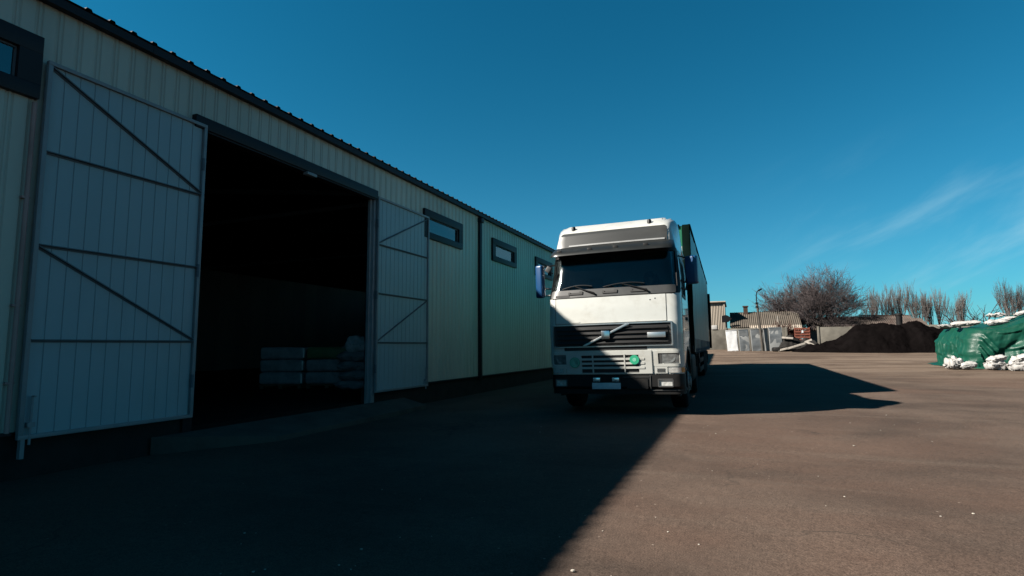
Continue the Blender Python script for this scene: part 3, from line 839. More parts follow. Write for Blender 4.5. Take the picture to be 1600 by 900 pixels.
# roof sign panel, its frame, and the smoked visor
patch(-1.045, 1.045, 3.10, 3.515, 0.06, 0.004, 0.02).build('roof_panel', 'roofsign', truck)
patch(-0.85, 1.00, 3.215, 3.245, 0.008, 0.016, 0.012).build('roof_panel_trim', 'cabs', truck)
vi = MB()
def visP(s_, t):
    z = 3.20-0.20*t; p = cabP(s_*(1.0+0.02*t), 3.17)
    p = Vector((p.x*(1.0+0.035*t), p.y-0.05-0.27*math.sin(t*PI/2)+0.05*(1-t)*0, z)); return p
def visN(s_, t):
    e = 0.01; return (visP(s_+e, t)-visP(s_-e, t)).cross(visP(s_, max(0, t-e))-visP(s_, min(1, t+e))).normalized()
vi.sheet(visP, visN, rng_(-1.22, 1.22, 0.07), frange(0, 1, 7), 0, 0.008)
vis = vi.build('sun_visor', 'visor', truck, smooth=50)
for s_ in (-0.95, -0.36, 0.12, 0.66):
    b = MB(); p = visP(s_, 0.55); q = cabP(s_, 3.13); b.bar(p+Vector((0, -0.006, 0)), q, 0.05, 0.035, (0, 0, 1)); b.box(p+Vector((0, -0.012, 0)), (0.09, 0.02, 0.06), 0.006); b.build('bracket', 'blackpl', vis)
for s_ in (-0.98, 0.86):
    b = MB(); p = cabP(s_*0.82, 3.56); b.lathe([(0.0, 0.075), (0.03, 0.072), (0.042, 0.05), (0.04, 0.0), (0.045, -0.03)], 12, Matrix.Translation(p+Vector((0, 0.05, 0.03)))); b.build('roof_lamp', 'blackpl', truck)
b = MB(); b.tube([(0.93, 0.75, 3.6), (0.94, 0.8, 3.72)], [0.012, 0.006], 6); b.build('aerial', 'blackpl', truck)
# bonnet flap and gaps
patch(-1.075, 0.985, 1.675, 2.160, 0.012, 0.008, 0.02, st=0.05).build('bonnet_flap', 'white', truck, smooth=40)
sm = MB()
patch(-1.087, -1.076, 1.67, 2.17, 0, 0.003, 0.01, mb=sm); patch(0.986, 0.996, 1.67, 2.17, 0, 0.003, 0.01, mb=sm); patch(-1.15, 1.15, 2.163, 2.174, 0, 0.003, 0.01, mb=sm)
patch(-1.08, 1.0, 1.655, 1.672, 0, 0.003, 0.01, mb=sm)
sm.build('panel_gap', 'seam', truck, smooth=0)
lip = MB(); patch(-1.07, -0.60, 1.69, 1.715, 0.01, 0.016, 0.012, mb=lip); lip.build('flap_lip', 'white', truck)
for q in ((0.70, 0.725, 2.055, 2.07), (0.79, 0.81, 2.075, 2.095)): patch(*q, 0, 0.011, 0.004, st=0.02).build('paint_chip', 'seam', truck)
# upper grille
gr = patch(-1.12, 1.06, 1.245, 1.645, 0.05, 0.006, 0.012)
gro = gr.build('grille', 'seam', truck)
sl = MB()
for k in range(4):
    z = 1.295+0.085*k
    P = lambda s_, t, z=z: cabP(s_, z+0.045*t)+Vector((0, -0.012-0.030*(1-t), 0))
    N = lambda s_, t, z=z: Vector((0, -0.8, 0.6))
    sl.sheet(P, N, rng_(-1.06, 1.0, 0.1), [0, 0.5, 1], 0, 0.010)
sl.build('slats', 'blackpl', gro, smooth=30)
rim = MB()
for a in ((-1.13, 1.075, 1.640, 1.664), (-1.13, 1.075, 1.228, 1.246)): patch(*a, 0.006, 0.03, 0.03, mb=rim)
patch(1.055, 1.078, 1.246, 1.640, 0.004, 0.03, 0.03, mb=rim); patch(-1.133, -1.112, 1.246, 1.640, 0.004, 0.03, 0.03, mb=rim)
rim.build('grille_frame', 'alu', gro)
em = MB()
def onf(s_, z, o): return cabP(s_, z)+Vector((0, -o, 0))
for d in (-0.024, 0.024): em.bar(onf(-0.52+d, 1.255, 0.056), onf(0.30+d, 1.635, 0.056), 0.02, 0.016, (0, 1, 0), 0.003)
em.bar(onf(-0.52, 1.255, 0.050), onf(0.30, 1.635, 0.050), 0.016, 0.040, (0, 1, 0))
em.build('diagonal_bar', 'alu', gro)
b = MB(); b.box(onf(-0.11, 1.445, 0.062), (0.155, 0.03, 0.155), 0.01); b.build('square_badge', 'chrome', gro)
b = MB(); b.box(onf(0.80, 1.425, 0.045), (0.32, 0.014, 0.095), 0.004); b.build('model_badge', 'alu', gro)
# slot under the grille
patch(-0.93, 0.62, 1.165, 1.232, 0.02, 0.004, 0.02).build('air_slot', 'seam', truck)
# lower white panel with slatted mouth
lo = MB()
for a in ((-0.90, 0.69, 1.075, 1.150), (-0.90, 0.69, 0.735, 0.752)): patch(*a, 0.006, 0.022, 0.03, mb=lo)
patch(-0.90, -0.60, 0.752, 1.075, 0, 0.022, 0.03, mb=lo); patch(0.46, 0.69, 0.752, 1.075, 0, 0.022, 0.03, mb=lo)
lpo = lo.build('lower_panel', 'white', truck)
patch(-0.60, 0.46, 0.752, 1.075, 0, 0.003, 0.02).build('mouth', 'seam', lpo)
sl = MB()
for z in (0.985, 0.905, 0.825): patch(-0.64, 0.56, z, z+0.038, 0.006, 0.030, 0.03, mb=sl)
for s_ in (-0.385, 0.205): patch(s_-0.011, s_+0.011, 0.745, 1.09, 0, 0.034, 0.03, mb=sl)
sl.build('slats', 'white', lpo)
# stickers
for s_, z, big in ((-0.73, 0.945, 0), (0.385, 0.985, 1)):
    c = cabP(s_, z)+Vector((0, -0.036, 0)); Rm = Matrix.Translation(c) @ Matrix.Rotation(PI/2, 4, 'X')
    b = MB(); r = 0.098 if not big else 0.085
    b.lathe([(r, 0.0), (r, 0.006)] if big else [(r, 0.0), (r, 0.006)], 28, Rm)
    st_ = b.build('round_sticker', 'sticker', truck)
    e = MB()
    if not big:
        e.lathe([(r*0.86, 0.0065), (r*0.86, 0.008), (r*0.76, 0.008), (r*0.76, 0.0065)], 28, Rm)
        e.box(c+Vector((-0.022, -0.008, 0.0)), (0.018, 0.004, 0.092)); e.box(c+Vector((0.008, -0.008, -0.037)), (0.045, 0.004, 0.018))
        e.build('letter', 'stickerw', st_, smooth=0)
    else:
        e.lathe([(0.032, 0.0065), (0.032, 0.008), (0.022, 0.008), (0.022, 0.0065)], 20, Rm); e.lathe([(0.010, 0.0065), (0.010, 0.008)], 12, Rm)
        e.build('ring_mark', 'stickerw', st_, smooth=0)
# headlights and indicators, left and right
for sg in (-1, 1):
    srt = lambda a, b: (min(sg*a, sg*b), max(sg*a, sg*b))
    h = patch(*srt(0.72, 1.36), 0.855, 1.14, 0.03, 0.016, 0.03, hole=(*srt(0.80, 1.17), 0.905, 1.095)); ho = h.build('headlight', 'white', truck)
    patch(*srt(0.80, 1.17), 0.905, 1.095, 0, -0.02, 0.01).build('reflector', 'seam', ho)
    patch(*srt(0.87, 1.165), 0.91, 1.09, 0.03, 0.004, 0.012).build('lens', 'lensdark', ho)
    b = MB(); patch(*srt(0.80, 0.865), 0.91, 1.09, 0.01, 0.004, 0.012, mb=b); b.build('side_marker', 'greypl', ho)
    b = MB(); c = cabP(sg*1.02, 1.0)+Vector((0, 0.045, 0)); b.lathe([(0.0, 0.0), (0.03, 0.006), (0.055, 0.02), (0.075, 0.045)], 18, Matrix.Translation(c) @ Matrix.Rotation(PI/2, 4, 'X')); b.build('bulb_bowl', 'lensdark', ho)
    patch(*srt(0.97, 1.19), 0.745, 0.835, 0.01, 0.012, 0.02).build('side_lamp', 'lens', truck)
    patch(*srt(1.195, 1.42), 0.745, 0.835, 0.01, 0.012, 0.02).build('turn_signal', 'amber', truck)
    v = MB(); patch(*srt(0.73, 0.95), 0.735, 0.85, 0.006, 0.014, 0.02, mb=v); vo_ = v.build('corner_vent', 'white', truck)
    v = MB()
    for z in (0.765, 0.79, 0.815): patch(*srt(0.77, 0.91), z-0.006, z+0.006, 0, 0.020, 0.01, mb=v)
    v.build('vent_slots', 'seam', vo_)
patch(1.375, 1.62, 1.25, 1.262, 0, 0.003, 0.006).build('corner_gap', 'seam', truck)
# bumper
bu = MB()
def bumP(s_, z):
    p = cabP(s_, 0.75); return Vector((p.x*1.005, p.y-0.02+(0.05 if z < 0.46 else 0)+0.03*max(0, 0.5-z), z))
def bumN(s_, z):
    n_ = cabN(s_, 0.80); n_.z = 0; return n_.normalized()
fogL, fogR, mid = (-1.13, -0.90, 0.50, 0.63), (0.78, 1.03, 0.50, 0.63), (-0.46, 0.15, 0.42, 0.70)
us = sorted(set(rng_(-1.55, 1.55, 0.06)+[fogL[0], fogL[1], fogR[0], fogR[1]]))
vs_ = sorted(set([0.36, 0.40, 0.45, 0.50, 0.57, 0.63, 0.68, 0.715]))
bu.sheet(bumP, bumN, us, vs_, 0.0, 0.05, lambda a, b: not any(f[0] < a < f[1] and f[2] < b < f[3] for f in (fogL, fogR)))
buo = bu.build('bumper', 'bumper', truck, smooth=35)
b = MB()
b.sheet(bumP, bumN, rng_(0.22, 0.60, 0.06), frange(0.46, 0.64, 4), 0.012, 0.03); b.build('tow_flap', 'bumper', buo)
b = MB(); b.sheet(bumP, bumN, rng_(0.66, 1.2, 0.06), [0.425, 0.44], 0.016, 0.03); b.sheet(bumP, bumN, [0.635, 0.65], frange(0.42, 0.70, 4), 0.014, 0.03); b.sheet(bumP, bumN, rng_(0.15, 0.62, 0.06), [0.665, 0.675], 0.012, 0.03); b.build('bumper_trim', 'greypl', buo)
for f in (fogL, fogR):
    b = MB(); b.sheet(bumP, bumN, frange(f[0]+0.004, f[1]-0.004, 4), frange(f[2]+0.004, f[3]-0.004, 3), -0.02, 0.02); fo = b.build('fog_lamp', 'lens', truck, smooth=60)
    b = MB()
    for a in ((f[0]-0.01, f[0]+0.012, f[2], f[3]), (f[1]-0.012, f[1]+0.01, f[2], f[3])): b.sheet(bumP, bumN, [a[0], a[1]], [a[2], a[3]], 0.004, 0.03)
    for a in ((f[0], f[1], f[2]-0.01, f[2]+0.012), (f[0], f[1], f[3]-0.012, f[3]+0.01)): b.sheet(bumP, bumN, frange(a[0], a[1], 4), [a[2], a[3]], 0.006, 0.03)
    b.build('bezel', 'greypl', fo)
b = MB(); b.box(bumP(-0.15, 0.5)+Vector((-0.0, -0.015, 0.012)), (0.53, 0.012, 0.115), 0.003); b.build('licence_plate', 'plate', truck)
for s_ in (-0.32, 0.03):
    b = MB(); b.box(bumP(s_, 0.63)+Vector((0, -0.02, 0.0)), (0.15, 0.05, 0.085), 0.01); so_ = b.build('spot_lamp', 'blackpl', truck)
    b = MB(); b.box(bumP(s_, 0.63)+Vector((0, -0.047, 0)), (0.13, 0.01, 0.068), 0.006); b.build('lens', 'lens', so_)
# doors
for sg in (-1, 1):
    srt = lambda a, b: (min(sg*a, sg*b), max(sg*a, sg*b))
    d = patch(*srt(1.50, 2.62), 1.28, 2.96, 0.06, 0.004, 0.012, st=0.08, hole=(*srt(DW[0], DW[1]), DW[2], DW[3])); do = d.build('door', 'white', truck)
    patch(*srt(DW[0], DW[1]), DW[2], DW[3], 0.0, -0.01, 0.008).build('window', 'wscreen', do)
    b = MB()
    for a in ((DW[0]-0.04, DW[0]+0.02, DW[2]-0.04, DW[3]+0.04), (DW[1]-0.02, DW[1]+0.04, DW[2]-0.04, DW[3]+0.04), (1.95, 1.985, DW[2], DW[3])): patch(*srt(a[0], a[1]), a[2], a[3], 0, 0.012, 0.02, mb=b)
    for a in ((DW[0], DW[1], DW[2]-0.04, DW[2]+0.015), (DW[0], DW[1], DW[3]-0.015, DW[3]+0.04)): patch(*srt(a[0], a[1]), a[2], a[3], 0, 0.013, 0.02, mb=b)
    b.build('window_frame', 'blackpl', do)
    b = MB(); patch(*srt(2.42, 2.56), 1.72, 1.78, 0.01, 0.03, 0.03, mb=b); b.build('handle', 'blackpl', do)
    b = MB(); patch(*srt(1.485, 1.50), 1.28, 2.96, 0, 0.002, 0.005, mb=b); patch(*srt(2.62, 2.635), 1.28, 2.96, 0, 0.002, 0.005, mb=b); b.build('door_gap', 'seam', do)
    # grab bar and entry steps
    b = MB(); p = cabP(sg*1.30, 2.2)
    for z in (0.42, 0.78): b.box((sg*1.15, 0.62, z), (0.18, 0.42, 0.05), 0.01)
    b.box((sg*1.10, 0.62, 0.55), (0.05, 0.44, 0.5)); b.build('entry_step', 'blackpl', truck)
    # mirrors
    if sg > 0: mc, mh, mw = Vector((1.435, 0.68, 2.64)), 0.54, 0.23
    else: mc, mh, mw = Vector((-1.455, 0.30, 2.56)), 0.66, 0.17
    mr = Matrix.Rotation(sg*rad(-16 if sg > 0 else 20), 4, 'Z')
    b = MB(); b.box(mc, (mw, 0.13, mh), 0.045, mr, seg=3); mo = b.build('mirror', 'blue', truck, smooth=50)
    b = MB(); b.box(mc+Vector((0, 0.068, 0)), (mw-0.05, 0.006, mh-0.06), 0.002, mr); b.build('mirror_glass', 'chrome', mo)
    for za, zb in ((2.42, 2.47), (2.28, 2.38)):
        b = MB(); b.tube([cabP(sg*1.42, za), Vector((sg*1.32, mc.y-0.12, za-0.02)), mc+Vector((-sg*0.10, -0.02, zb-mc.z))], [0.018, 0.018, 0.016], 8)
        b.build('mirror_arm', 'blackpl' if sg > 0 else 'chrome', mo)
    b = MB(); b.tube([cabP(sg*1.40, 2.92), mc+Vector((-sg*0.06, 0, mh/2-0.04))], 0.015, 8); b.build('mirror_arm', 'blackpl', mo)
# small kerb mirror high on the left pillar
b = MB(); b.box((-1.25, 0.22, 2.78), (0.10, 0.08, 0.12), 0.02, Matrix.Rotation(rad(35), 4, 'Y')); b.tube([(-1.17, 0.25, 2.70), (-1.24, 0.2, 2.74)], 0.012, 6); b.build('kerb_mirror', 'greypl', truck)
# interior
b = MB(); b.box((0, 0.55, 2.02), (2.3, 0.55, 0.30), 0.06); b.box((0.55, 0.52, 2.20), (0.6, 0.34, 0.12), 0.05); b.build('dashboard', 'dash', truck)
for sx in (-0.58, 0.58):
    b = MB(); b.box((sx, 1.20, 1.72), (0.5, 0.52, 0.16), 0.05); b.box((sx, 1.48, 2.12), (0.48, 0.14, 0.72), 0.05, Matrix.Rotation(rad(-8), 4, 'X')); b.box((sx, 1.53, 2.60), (0.30, 0.11, 0.22), 0.04); b.box((sx, 1.2, 1.47), (0.4, 0.4, 0.34)); b.build('seat', 'seatm', truck)
Rw = Matrix.Translation((0.58, 0.80, 2.27)) @ Matrix.Rotation(rad(38), 4, 'X')
b = MB(); b.add(*(lambda pts: ([], []))(0)); nS = 28
b.tube([Rw @ Vector((0.235*math.cos(2*PI*k/nS), 0.235*math.sin(2*PI*k/nS), 0)) for k in range(nS+1)], 0.018, 8)
b.tube([Rw @ Vector((-0.22, 0, 0)), Rw @ Vector((0.22, 0, 0))], 0.015, 6); b.lathe([(0, 0.0), (0.07, 0.0), (0.07, -0.03), (0.03, -0.30)], 12, Rw); b.build('steering_wheel', 'cabs', truck)
# wheels and running gear
def wheel(x, y, z, sg, dual=False):
    Rm = Matrix.Translation((x, y, z)) @ Matrix.Rotation(PI/2*sg, 4, 'Y')     # local z points outwards
    w = 0.30; r = 0.505
    t = MB(); t.lathe([(0.29, -w/2), (0.40, -w/2-0.01), (0.47, -w/2+0.005), (r, -w/2+0.045), (r+0.003, -0.02), (r-0.012, -0.018), (r-0.012, 0.018), (r+0.003, 0.02), (r, w/2-0.045), (0.47, w/2-0.005), (0.40, w/2+0.01), (0.29, w/2)], 40, Rm)
    if dual: t.lathe([(0.29, -0.50), (0.47, -0.49), (r, -0.45), (r, -0.24), (0.47, -0.2), (0.29, -0.19)], 32, Rm)
    wo_ = t.build('wheel', 'rubber', truck, smooth=40)
    q = MB()
    if dual: q.lathe([(0.30, w/2-0.01), (0.285, w/2-0.02), (0.26, -0.02), (0.14, -0.06), (0.12, 0.06), (0.0, 0.07)], 28, Rm)
    else: q.lathe([(0.30, w/2-0.005), (0.285, w/2-0.015), (0.25, w/2-0.05), (0.19, w/2+0.03), (0.11, w/2+0.035), (0.10, w/2+0.07), (0.0, w/2+0.075)], 28, Rm)
    for k in range(10):
        a = 2*PI*k/10; q.lathe([(0.016, 0.02 if not dual else -0.05), (0.016, w/2+0.055 if not dual else -0.01), (0.0, w/2+0.06 if not dual else 0)], 6, Rm @ Matrix.Translation((0.15*math.cos(a), 0.15*math.sin(a), 0)))
    q.build('rim', 'rim', wo_, smooth=35)
for sg in (-1, 1):
    wheel(sg*1.05, 1.40, 0.505, sg); wheel(sg*1.05, 5.10, 0.505, sg, True)
    b = MB(); prof_ = [(1.40+0.64*math.cos(a), 0.52+0.64*math.sin(a)) for a in frange(rad(-8), rad(188), 18)]
    vs = []; fs = []
    for (yy, z) in prof_:
        for xx in (0.86, 1.245): vs.append((sg*xx, yy, z))
        nrm = Vector((0, yy-1.40, z-0.52)).normalized()*0.03
        for xx in (0.86, 1.245): vs.append((sg*xx, yy+nrm.y, z+nrm.z))
    for i in range(len(prof_)-1):
        for (a, c) in ((0, 1), (1, 3), (3, 2), (2, 0)): fs.append((i*4+a, i*4+c, (i+1)*4+c, (i+1)*4+a))
    b.add(vs, fs); b.build('wheel_arch', 'blackpl', truck)
    b = MB(); b.box((sg*1.08, 2.0, 0.95), (0.34, 0.03, 0.85), 0.01); b.box((sg*1.22, 2.2, 1.55), (0.05, 0.12, 1.25), 0.02); b.build('mudflap', 'blackpl', truck)
    b = MB(); b.box((sg*0.95, 3.35, 0.72), (0.6, 1.5, 0.62), 0.12, seg=4); b.build('fuel_tank', 'steel', truck)
    b = MB(); b.box((sg*1.05, 5.10, 1.10), (0.42, 1.2, 0.04), 0.01); b.box((sg*1.05, 5.75, 0.8), (0.42, 0.03, 0.6)); b.box((sg*1.05, 4.5, 0.9), (0.42, 0.03, 0.4)); b.build('rear_mudguard', 'blackpl', truck)
b = MB()
for sx in (-0.42, 0.42): b.box((sx, 3.2, 0.92), (0.09, 6.0, 0.26))
b.box((0, 1.40, 0.52), (1.8, 0.14, 0.14)); b.box((0, 5.10, 0.52), (1.6, 0.2, 0.2)); b.box((0, 1.0, 0.9), (0.8, 1.4, 0.6)); b.box((0, 4.9, 1.14), (0.9, 0.9, 0.12)); b.box((0, 0.5, 0.62), (2.0, 0.2, 0.24))
b.build('chassis', 'steel', truck, smooth=0)

# driver
def person(parent_truck):
    root_off = Vector((0.58, 1.22, 1.80))
    V = {}; verts = []; radii = []; edges = []
    def a(n, p, r): V[n] = len(verts); verts.append(p); radii.append(r)
    a('pelvis', (0, 0.02, 0.06), 0.15); a('belly', (0, 0.06, 0.24), 0.15); a('chest', (0, 0.08, 0.44), 0.165); a('neck0', (0, 0.07, 0.58), 0.075); a('neck1', (0, 0.05, 0.66), 0.058)
    a('h0', (0, 0.03, 0.73), 0.085); a('h1', (0, 0.03, 0.82), 0.095); a('h2', (0, 0.04, 0.89), 0.07)
    for n, s in (('l', -1), ('r', 1)):
        a('sh'+n, (s*0.19, 0.06, 0.53), 0.075); a('el'+n, (s*0.28, -0.14, 0.33), 0.048); a('wr'+n, (s*0.20, -0.36, 0.46), 0.032); a('ha'+n, (s*0.195, -0.41, 0.485), 0.038)
        a('hip'+n, (s*0.10, -0.06, 0.05), 0.10); a('kn'+n, (s*0.14, -0.46, 0.08), 0.07); a('an'+n, (s*0.13, -0.60, -0.34), 0.048); a('to'+n, (s*0.13, -0.76, -0.40), 0.04)
    E_ = [('pelvis', 'belly'), ('belly', 'chest'), ('chest', 'neck0'), ('neck0', 'neck1'), ('neck1', 'h0'), ('h0', 'h1'), ('h1', 'h2')]
    for n in 'lr': E_ += [('chest', 'sh'+n), ('sh'+n, 'el'+n), ('el'+n, 'wr'+n), ('wr'+n, 'ha'+n), ('pelvis', 'hip'+n), ('hip'+n, 'kn'+n), ('kn'+n, 'an'+n), ('an'+n, 'to'+n)]
    me = bpy.data.meshes.new('person'); me.from_pydata(verts, [(V[p], V[q]) for p, q in E_], [])
    o = bpy.data.objects.new('person', me); COL.objects.link(o)
    sk = o.modifiers.new('skin', 'SKIN'); sub = o.modifiers.new('sub', 'SUBSURF'); sub.levels = sub.render_levels = 2
    for i, r in enumerate(radii): me.skin_vertices[0].data[i].radius = (r, r)
    me.skin_vertices[0].data[0].use_root = True
    dg = bpy.context.evaluated_depsgraph_get(); dg.update()
    me2 = bpy.data.meshes.new_from_object(o.evaluated_get(dg)); o.modifiers.clear(); o.data = me2
    me2.shade_smooth()
    for m in ('skin', 'shirt', 'seatm'): me2.materials.append(MAT[m])
    for p in me2.polygons:
        c = p.center; p.material_index = 2 if c.z < 0.13 or (c.y < -0.40 and c.z < 0.3) else (1 if c.z < 0.60 and c.y > -0.30 else 0)
    # face and hair
    h = MB(); h.lathe([(0.0, 0.115), (0.06, 0.10), (0.098, 0.05), (0.108, -0.01), (0.10, -0.05)], 18, Matrix.Translation((0, 0.055, 0.845))); h.build('hair', 'hair', o, smooth=60)
    f = MB(); f.lathe([(0, 0.03), (0.012, 0.015), (0.018, 0)], 8, Matrix.Translation((0, -0.055, 0.80)) @ Matrix.Rotation(PI/2, 4, 'X')); f.build('nose', 'skin', o)
    for s in (-1, 1):
        e = MB(); e.lathe([(0, 0.012), (0.012, 0.004), (0.012, 0)], 8, Matrix.Translation((s*0.035, -0.05, 0.825)) @ Matrix.Rotation(PI/2, 4, 'X')); e.build('eye', 'hair', o)
        e = MB(); e.box((s*0.098, 0.04, 0.81), (0.02, 0.035, 0.06), 0.008); e.build('ear', 'skin', o)
        g = MB()
        for k in range(4):
            b0 = Vector((s*0.19, -0.42, 0.50-0.0*k)) + Vector((-s*0.016*k+s*0.02, 0, 0)); g.tube([b0, b0+Vector((0, -0.045, 0.012)), b0+Vector((0, -0.06, -0.02)), b0+Vector((0, -0.035, -0.04))], [0.011, 0.010, 0.009, 0.007], 6)
        b0 = Vector((s*0.17, -0.38, 0.48)); g.tube([b0, b0+Vector((-s*0.03, -0.03, 0.01)), b0+Vector((-s*0.03, -0.06, 0.0))], [0.012, 0.011, 0.008], 6)
        g.build('fingers', 'skin', o)
    m = MB(); m.box((0, -0.052, 0.755), (0.05, 0.012, 0.012), 0.004); m.build('mouth', 'shirt', o)
    o.matrix_world = Matrix.Translation((TRX, TRY, 0)) @ Matrix.Rotation(TROT, 4, 'Z') @ Matrix.Rotation(ROLLT, 4, 'Y') @ Matrix.Translation(root_off)
    tag(o, 'driver in a dull red shirt sitting behind the steering wheel of the white truck', 'person')
person(truck)

# ------------------------------------------------------------------ trailer
trl = thing('curtain_trailer', 'tall green curtain sided semi trailer coupled behind the white truck', 'trailer', (TRX, TRY, 0.0), (0, 0, TROT))
TL0, TL1, TW, TZ0, TZ1 = 3.45, 17.05, 1.245, 1.24, 4.12
b = MB(); b.box((-0.035, TL0+0.03, (TZ0+TZ1)/2), (2.21, 0.06, TZ1-TZ0-0.06), 0.01)
for k in range(6): b.box((-1.0+0.38*k, TL0-0.008, (TZ0+TZ1)/2), (0.03, 0.02, TZ1-TZ0-0.12))
b.build('front_bulkhead', 'bulk', trl, smooth=0)
b = MB(); b.box((TW-0.085, TL0+0.0, (TZ0+TZ1)/2), (0.17, 0.12, TZ1-TZ0), 0.02); b.build('corner_post', 'darkgreen', trl)  # dark green post, darkened further for the shade of a chamfered corner
b = MB(); b.box((-TW+0.05, TL0+0.02, (TZ0+TZ1)/2), (0.10, 0.10, TZ1-TZ0), 0.02); b.build('corner_post', 'bulk', trl)
b = MB(); b.box((0, (TL0+TL1)/2+0.04, TZ1-0.02), (2*TW-0.04, TL1-TL0-0.14, 0.05), 0.01); b.box((0, TL0+0.04, TZ1-0.03), (2*TW-0.46, 0.14, 0.10), 0.02); b.build('roof', 'darkgreen', trl)
def curt(sg):
    c = MB(); yy = rng_(TL0+0.12, TL1-0.10, 0.06); zz_ = frange(TZ0-0.16, TZ1-0.06, 22)
    P = lambda y_, z: Vector((sg*(TW+0.004+0.010*math.sin(y_*9.3+0.7*math.sin(z*2.2))*sst(TZ1-z, 0, 0.6)+0.014*fbm(y_*0.9, z*0.8, 5.0)), y_, z))
    c.sheet(P, lambda a, b_: Vector((sg, 0, 0)), yy, zz_, 0, 0.006)
    return c.build('side_curtain', 'curtain', trl, smooth=60, fix=True)
for sg in (-1, 1):
    co_ = curt(sg)
    b = MB(); b.box((sg*(TW-0.01), (TL0+TL1)/2, TZ1-0.035), (0.06, TL1-TL0, 0.10), 0.01); b.build('top_rail', 'darkgreen', co_)
    b = MB(); b.box((sg*(TW-0.045), (TL0+TL1)/2, TZ0-0.06), (0.06, TL1-TL0-0.02, 0.16), 0.01); b.build('side_rail', 'steel', trl)
    for k in range(22 if sg > 0 else 0):
        yy = TL0+0.45+0.60*k; b = MB(); b.box((sg*(TW+0.018), yy, TZ0-0.02), (0.012, 0.045, 0.36)); b.box((sg*(TW+0.025), yy, TZ0-0.11), (0.02, 0.06, 0.07), 0.004)
        b.build('strap', 'rail', co_, smooth=0)
    for k in range(3):
        yy = TL0+8.0+1.31*k
        Rm = Matrix.Translation((sg*1.02, yy, 0.505+ground_z(-1.5, TRY+yy))) @ Matrix.Rotation(PI/2*sg, 4, 'Y')
        t = MB(); t.lathe([(0.29, -0.18), (0.47, -0.175), (0.505, -0.13), (0.505, 0.13), (0.47, 0.175), (0.29, 0.18)], 32, Rm); wo_ = t.build('wheel', 'rubber', trl, smooth=40)
        q = MB(); q.lathe([(0.30, 0.17), (0.28, 0.15), (0.25, 0.02), (0.12, 0.0), (0.11, 0.12), (0, 0.13)], 24, Rm); q.build('rim', 'rim', wo_)
    b = MB(); b.box((sg*0.9, TL0+2.9, 0.6), (0.12, 0.14, 1.05)); b.box((sg*0.9, TL0+2.9, 0.10), (0.22, 0.26, 0.04)); b.build('landing_leg', 'steel', trl, smooth=0)
    b = MB(); b.box((sg*1.18, TL0+5.4, 0.78), (0.04, 3.0, 0.14), 0.01); b.box((sg*1.18, TL0+5.4, 0.5), (0.04, 3.0, 0.14), 0.01); b.build('side_guard', 'steel', trl)
    b = MB(); b.box((sg*1.02, TL0+11.4, 0.75), (0.4, 0.02, 0.5)); b.build('mudflap', 'blackpl', trl, smooth=0)
b = MB(); b.box((0, TL1, (TZ0+TZ1)/2), (2*TW-0.02, 0.08, TZ1-TZ0), 0.01); b.build('rear_door', 'darkgreen', trl)
b = MB()
for sx in (-0.5, 0.5): b.box((sx, (TL0+TL1)/2, TZ0-0.24), (0.12, TL1-TL0-0.4, 0.3))
b.box((0, (TL0+TL1)/2, TZ0-0.04), (2*TW-0.12, TL1-TL0-0.1, 0.1)); b.box((0, TL1-0.2, 0.75), (2.2, 0.1, 0.14)); b.box((0.9, TL0+4.6, 0.75), (0.5, 1.0, 0.5))
b.build('chassis', 'steel', trl, smooth=0)
b = MB(); b.box((TW+0.06, TL1-0.12, 2.35), (0.10, 0.16, 2.5), 0.02); b.build('rear_post', 'darkgreen', trl)

# ------------------------------------------------------------------ far side of the yard
def gz(x, y): return ground_z(x, y)
# concrete panel fence
fx0, fx1, FY = -6.0, 44.0, 55.0
fence = thing('concrete_fence', 'weathered grey concrete panel fence along the far side of the yard', 'fence', (fx0, FY, gz(0, FY)))
x = 0.0; k = 0
rf = random.Random(2)
while x < fx1-fx0:
    h_ = 1.90+rf.uniform(-0.05, 0.06)
    if not (10.65 < x+1.0 < 11.9):
        b = MB(); b.box((x+1.25, 0, h_/2-0.05), (2.42, 0.12, h_+0.1), 0.02, Matrix.Rotation(rad(rf.uniform(-0.8, 0.8)), 4, 'Y')); b.build('panel', 'wallc', fence)
    b = MB(); b.box((x, -0.03, h_/2), (0.16, 0.18, h_+0.14), 0.02); b.build('post', 'wallc', fence)
    x += 2.5; k += 1
def corr(P0, dx, dz, nx_, amp=0.05, n=None):
    """corrugated sheet spanned by dx (along) and dz (slope)"""
    m = MB(); P0, dx, dz = Vector(P0), Vector(dx), Vector(dz); nn = dx.cross(dz).normalized()
    cnt = nx_*6; vs = []; fs = []
    for i in range(cnt+1):
        o = nn*amp*math.sin(i/6*2*PI)
        for j in range(2):
            vs.append(P0+dx*(i/cnt)+dz*j+o)
    for i in range(cnt): fs.append((i*2, i*2+2, i*2+3, i*2+1))
    m.add(vs, fs); m.add([v-nn*0.03 for v in vs], [tuple(reversed(f)) for f in fs])
    return m
# barn with pale corrugated gable, half hidden by the trailer
bn = thing('barn', 'tall barn clad in pale vertical corrugated sheet behind the left end of the fence', 'barn', (-7.5, 60, gz(0, 60)))
corr((0, 0, 0), (6.3, 0, 0), (0, 0, 4.55), 42, 0.035).build('wall', 'barn', bn, smooth=50, fix=False)
b = MB(); b.box((6.31, 2.5, 2.25), (0.10, 5.2, 4.5)); b.build('side_wall', 'wallc', bn, smooth=0)
b = MB(); b.box((6.33, -0.06, 2.28), (0.14, 0.10, 4.6)); b.box((3.1, 2.4, 4.60), (6.8, 5.4, 0.12), 0.02, Matrix.Rotation(rad(-2), 4, 'X')); b.build('roof', 'barn', bn, smooth=0)
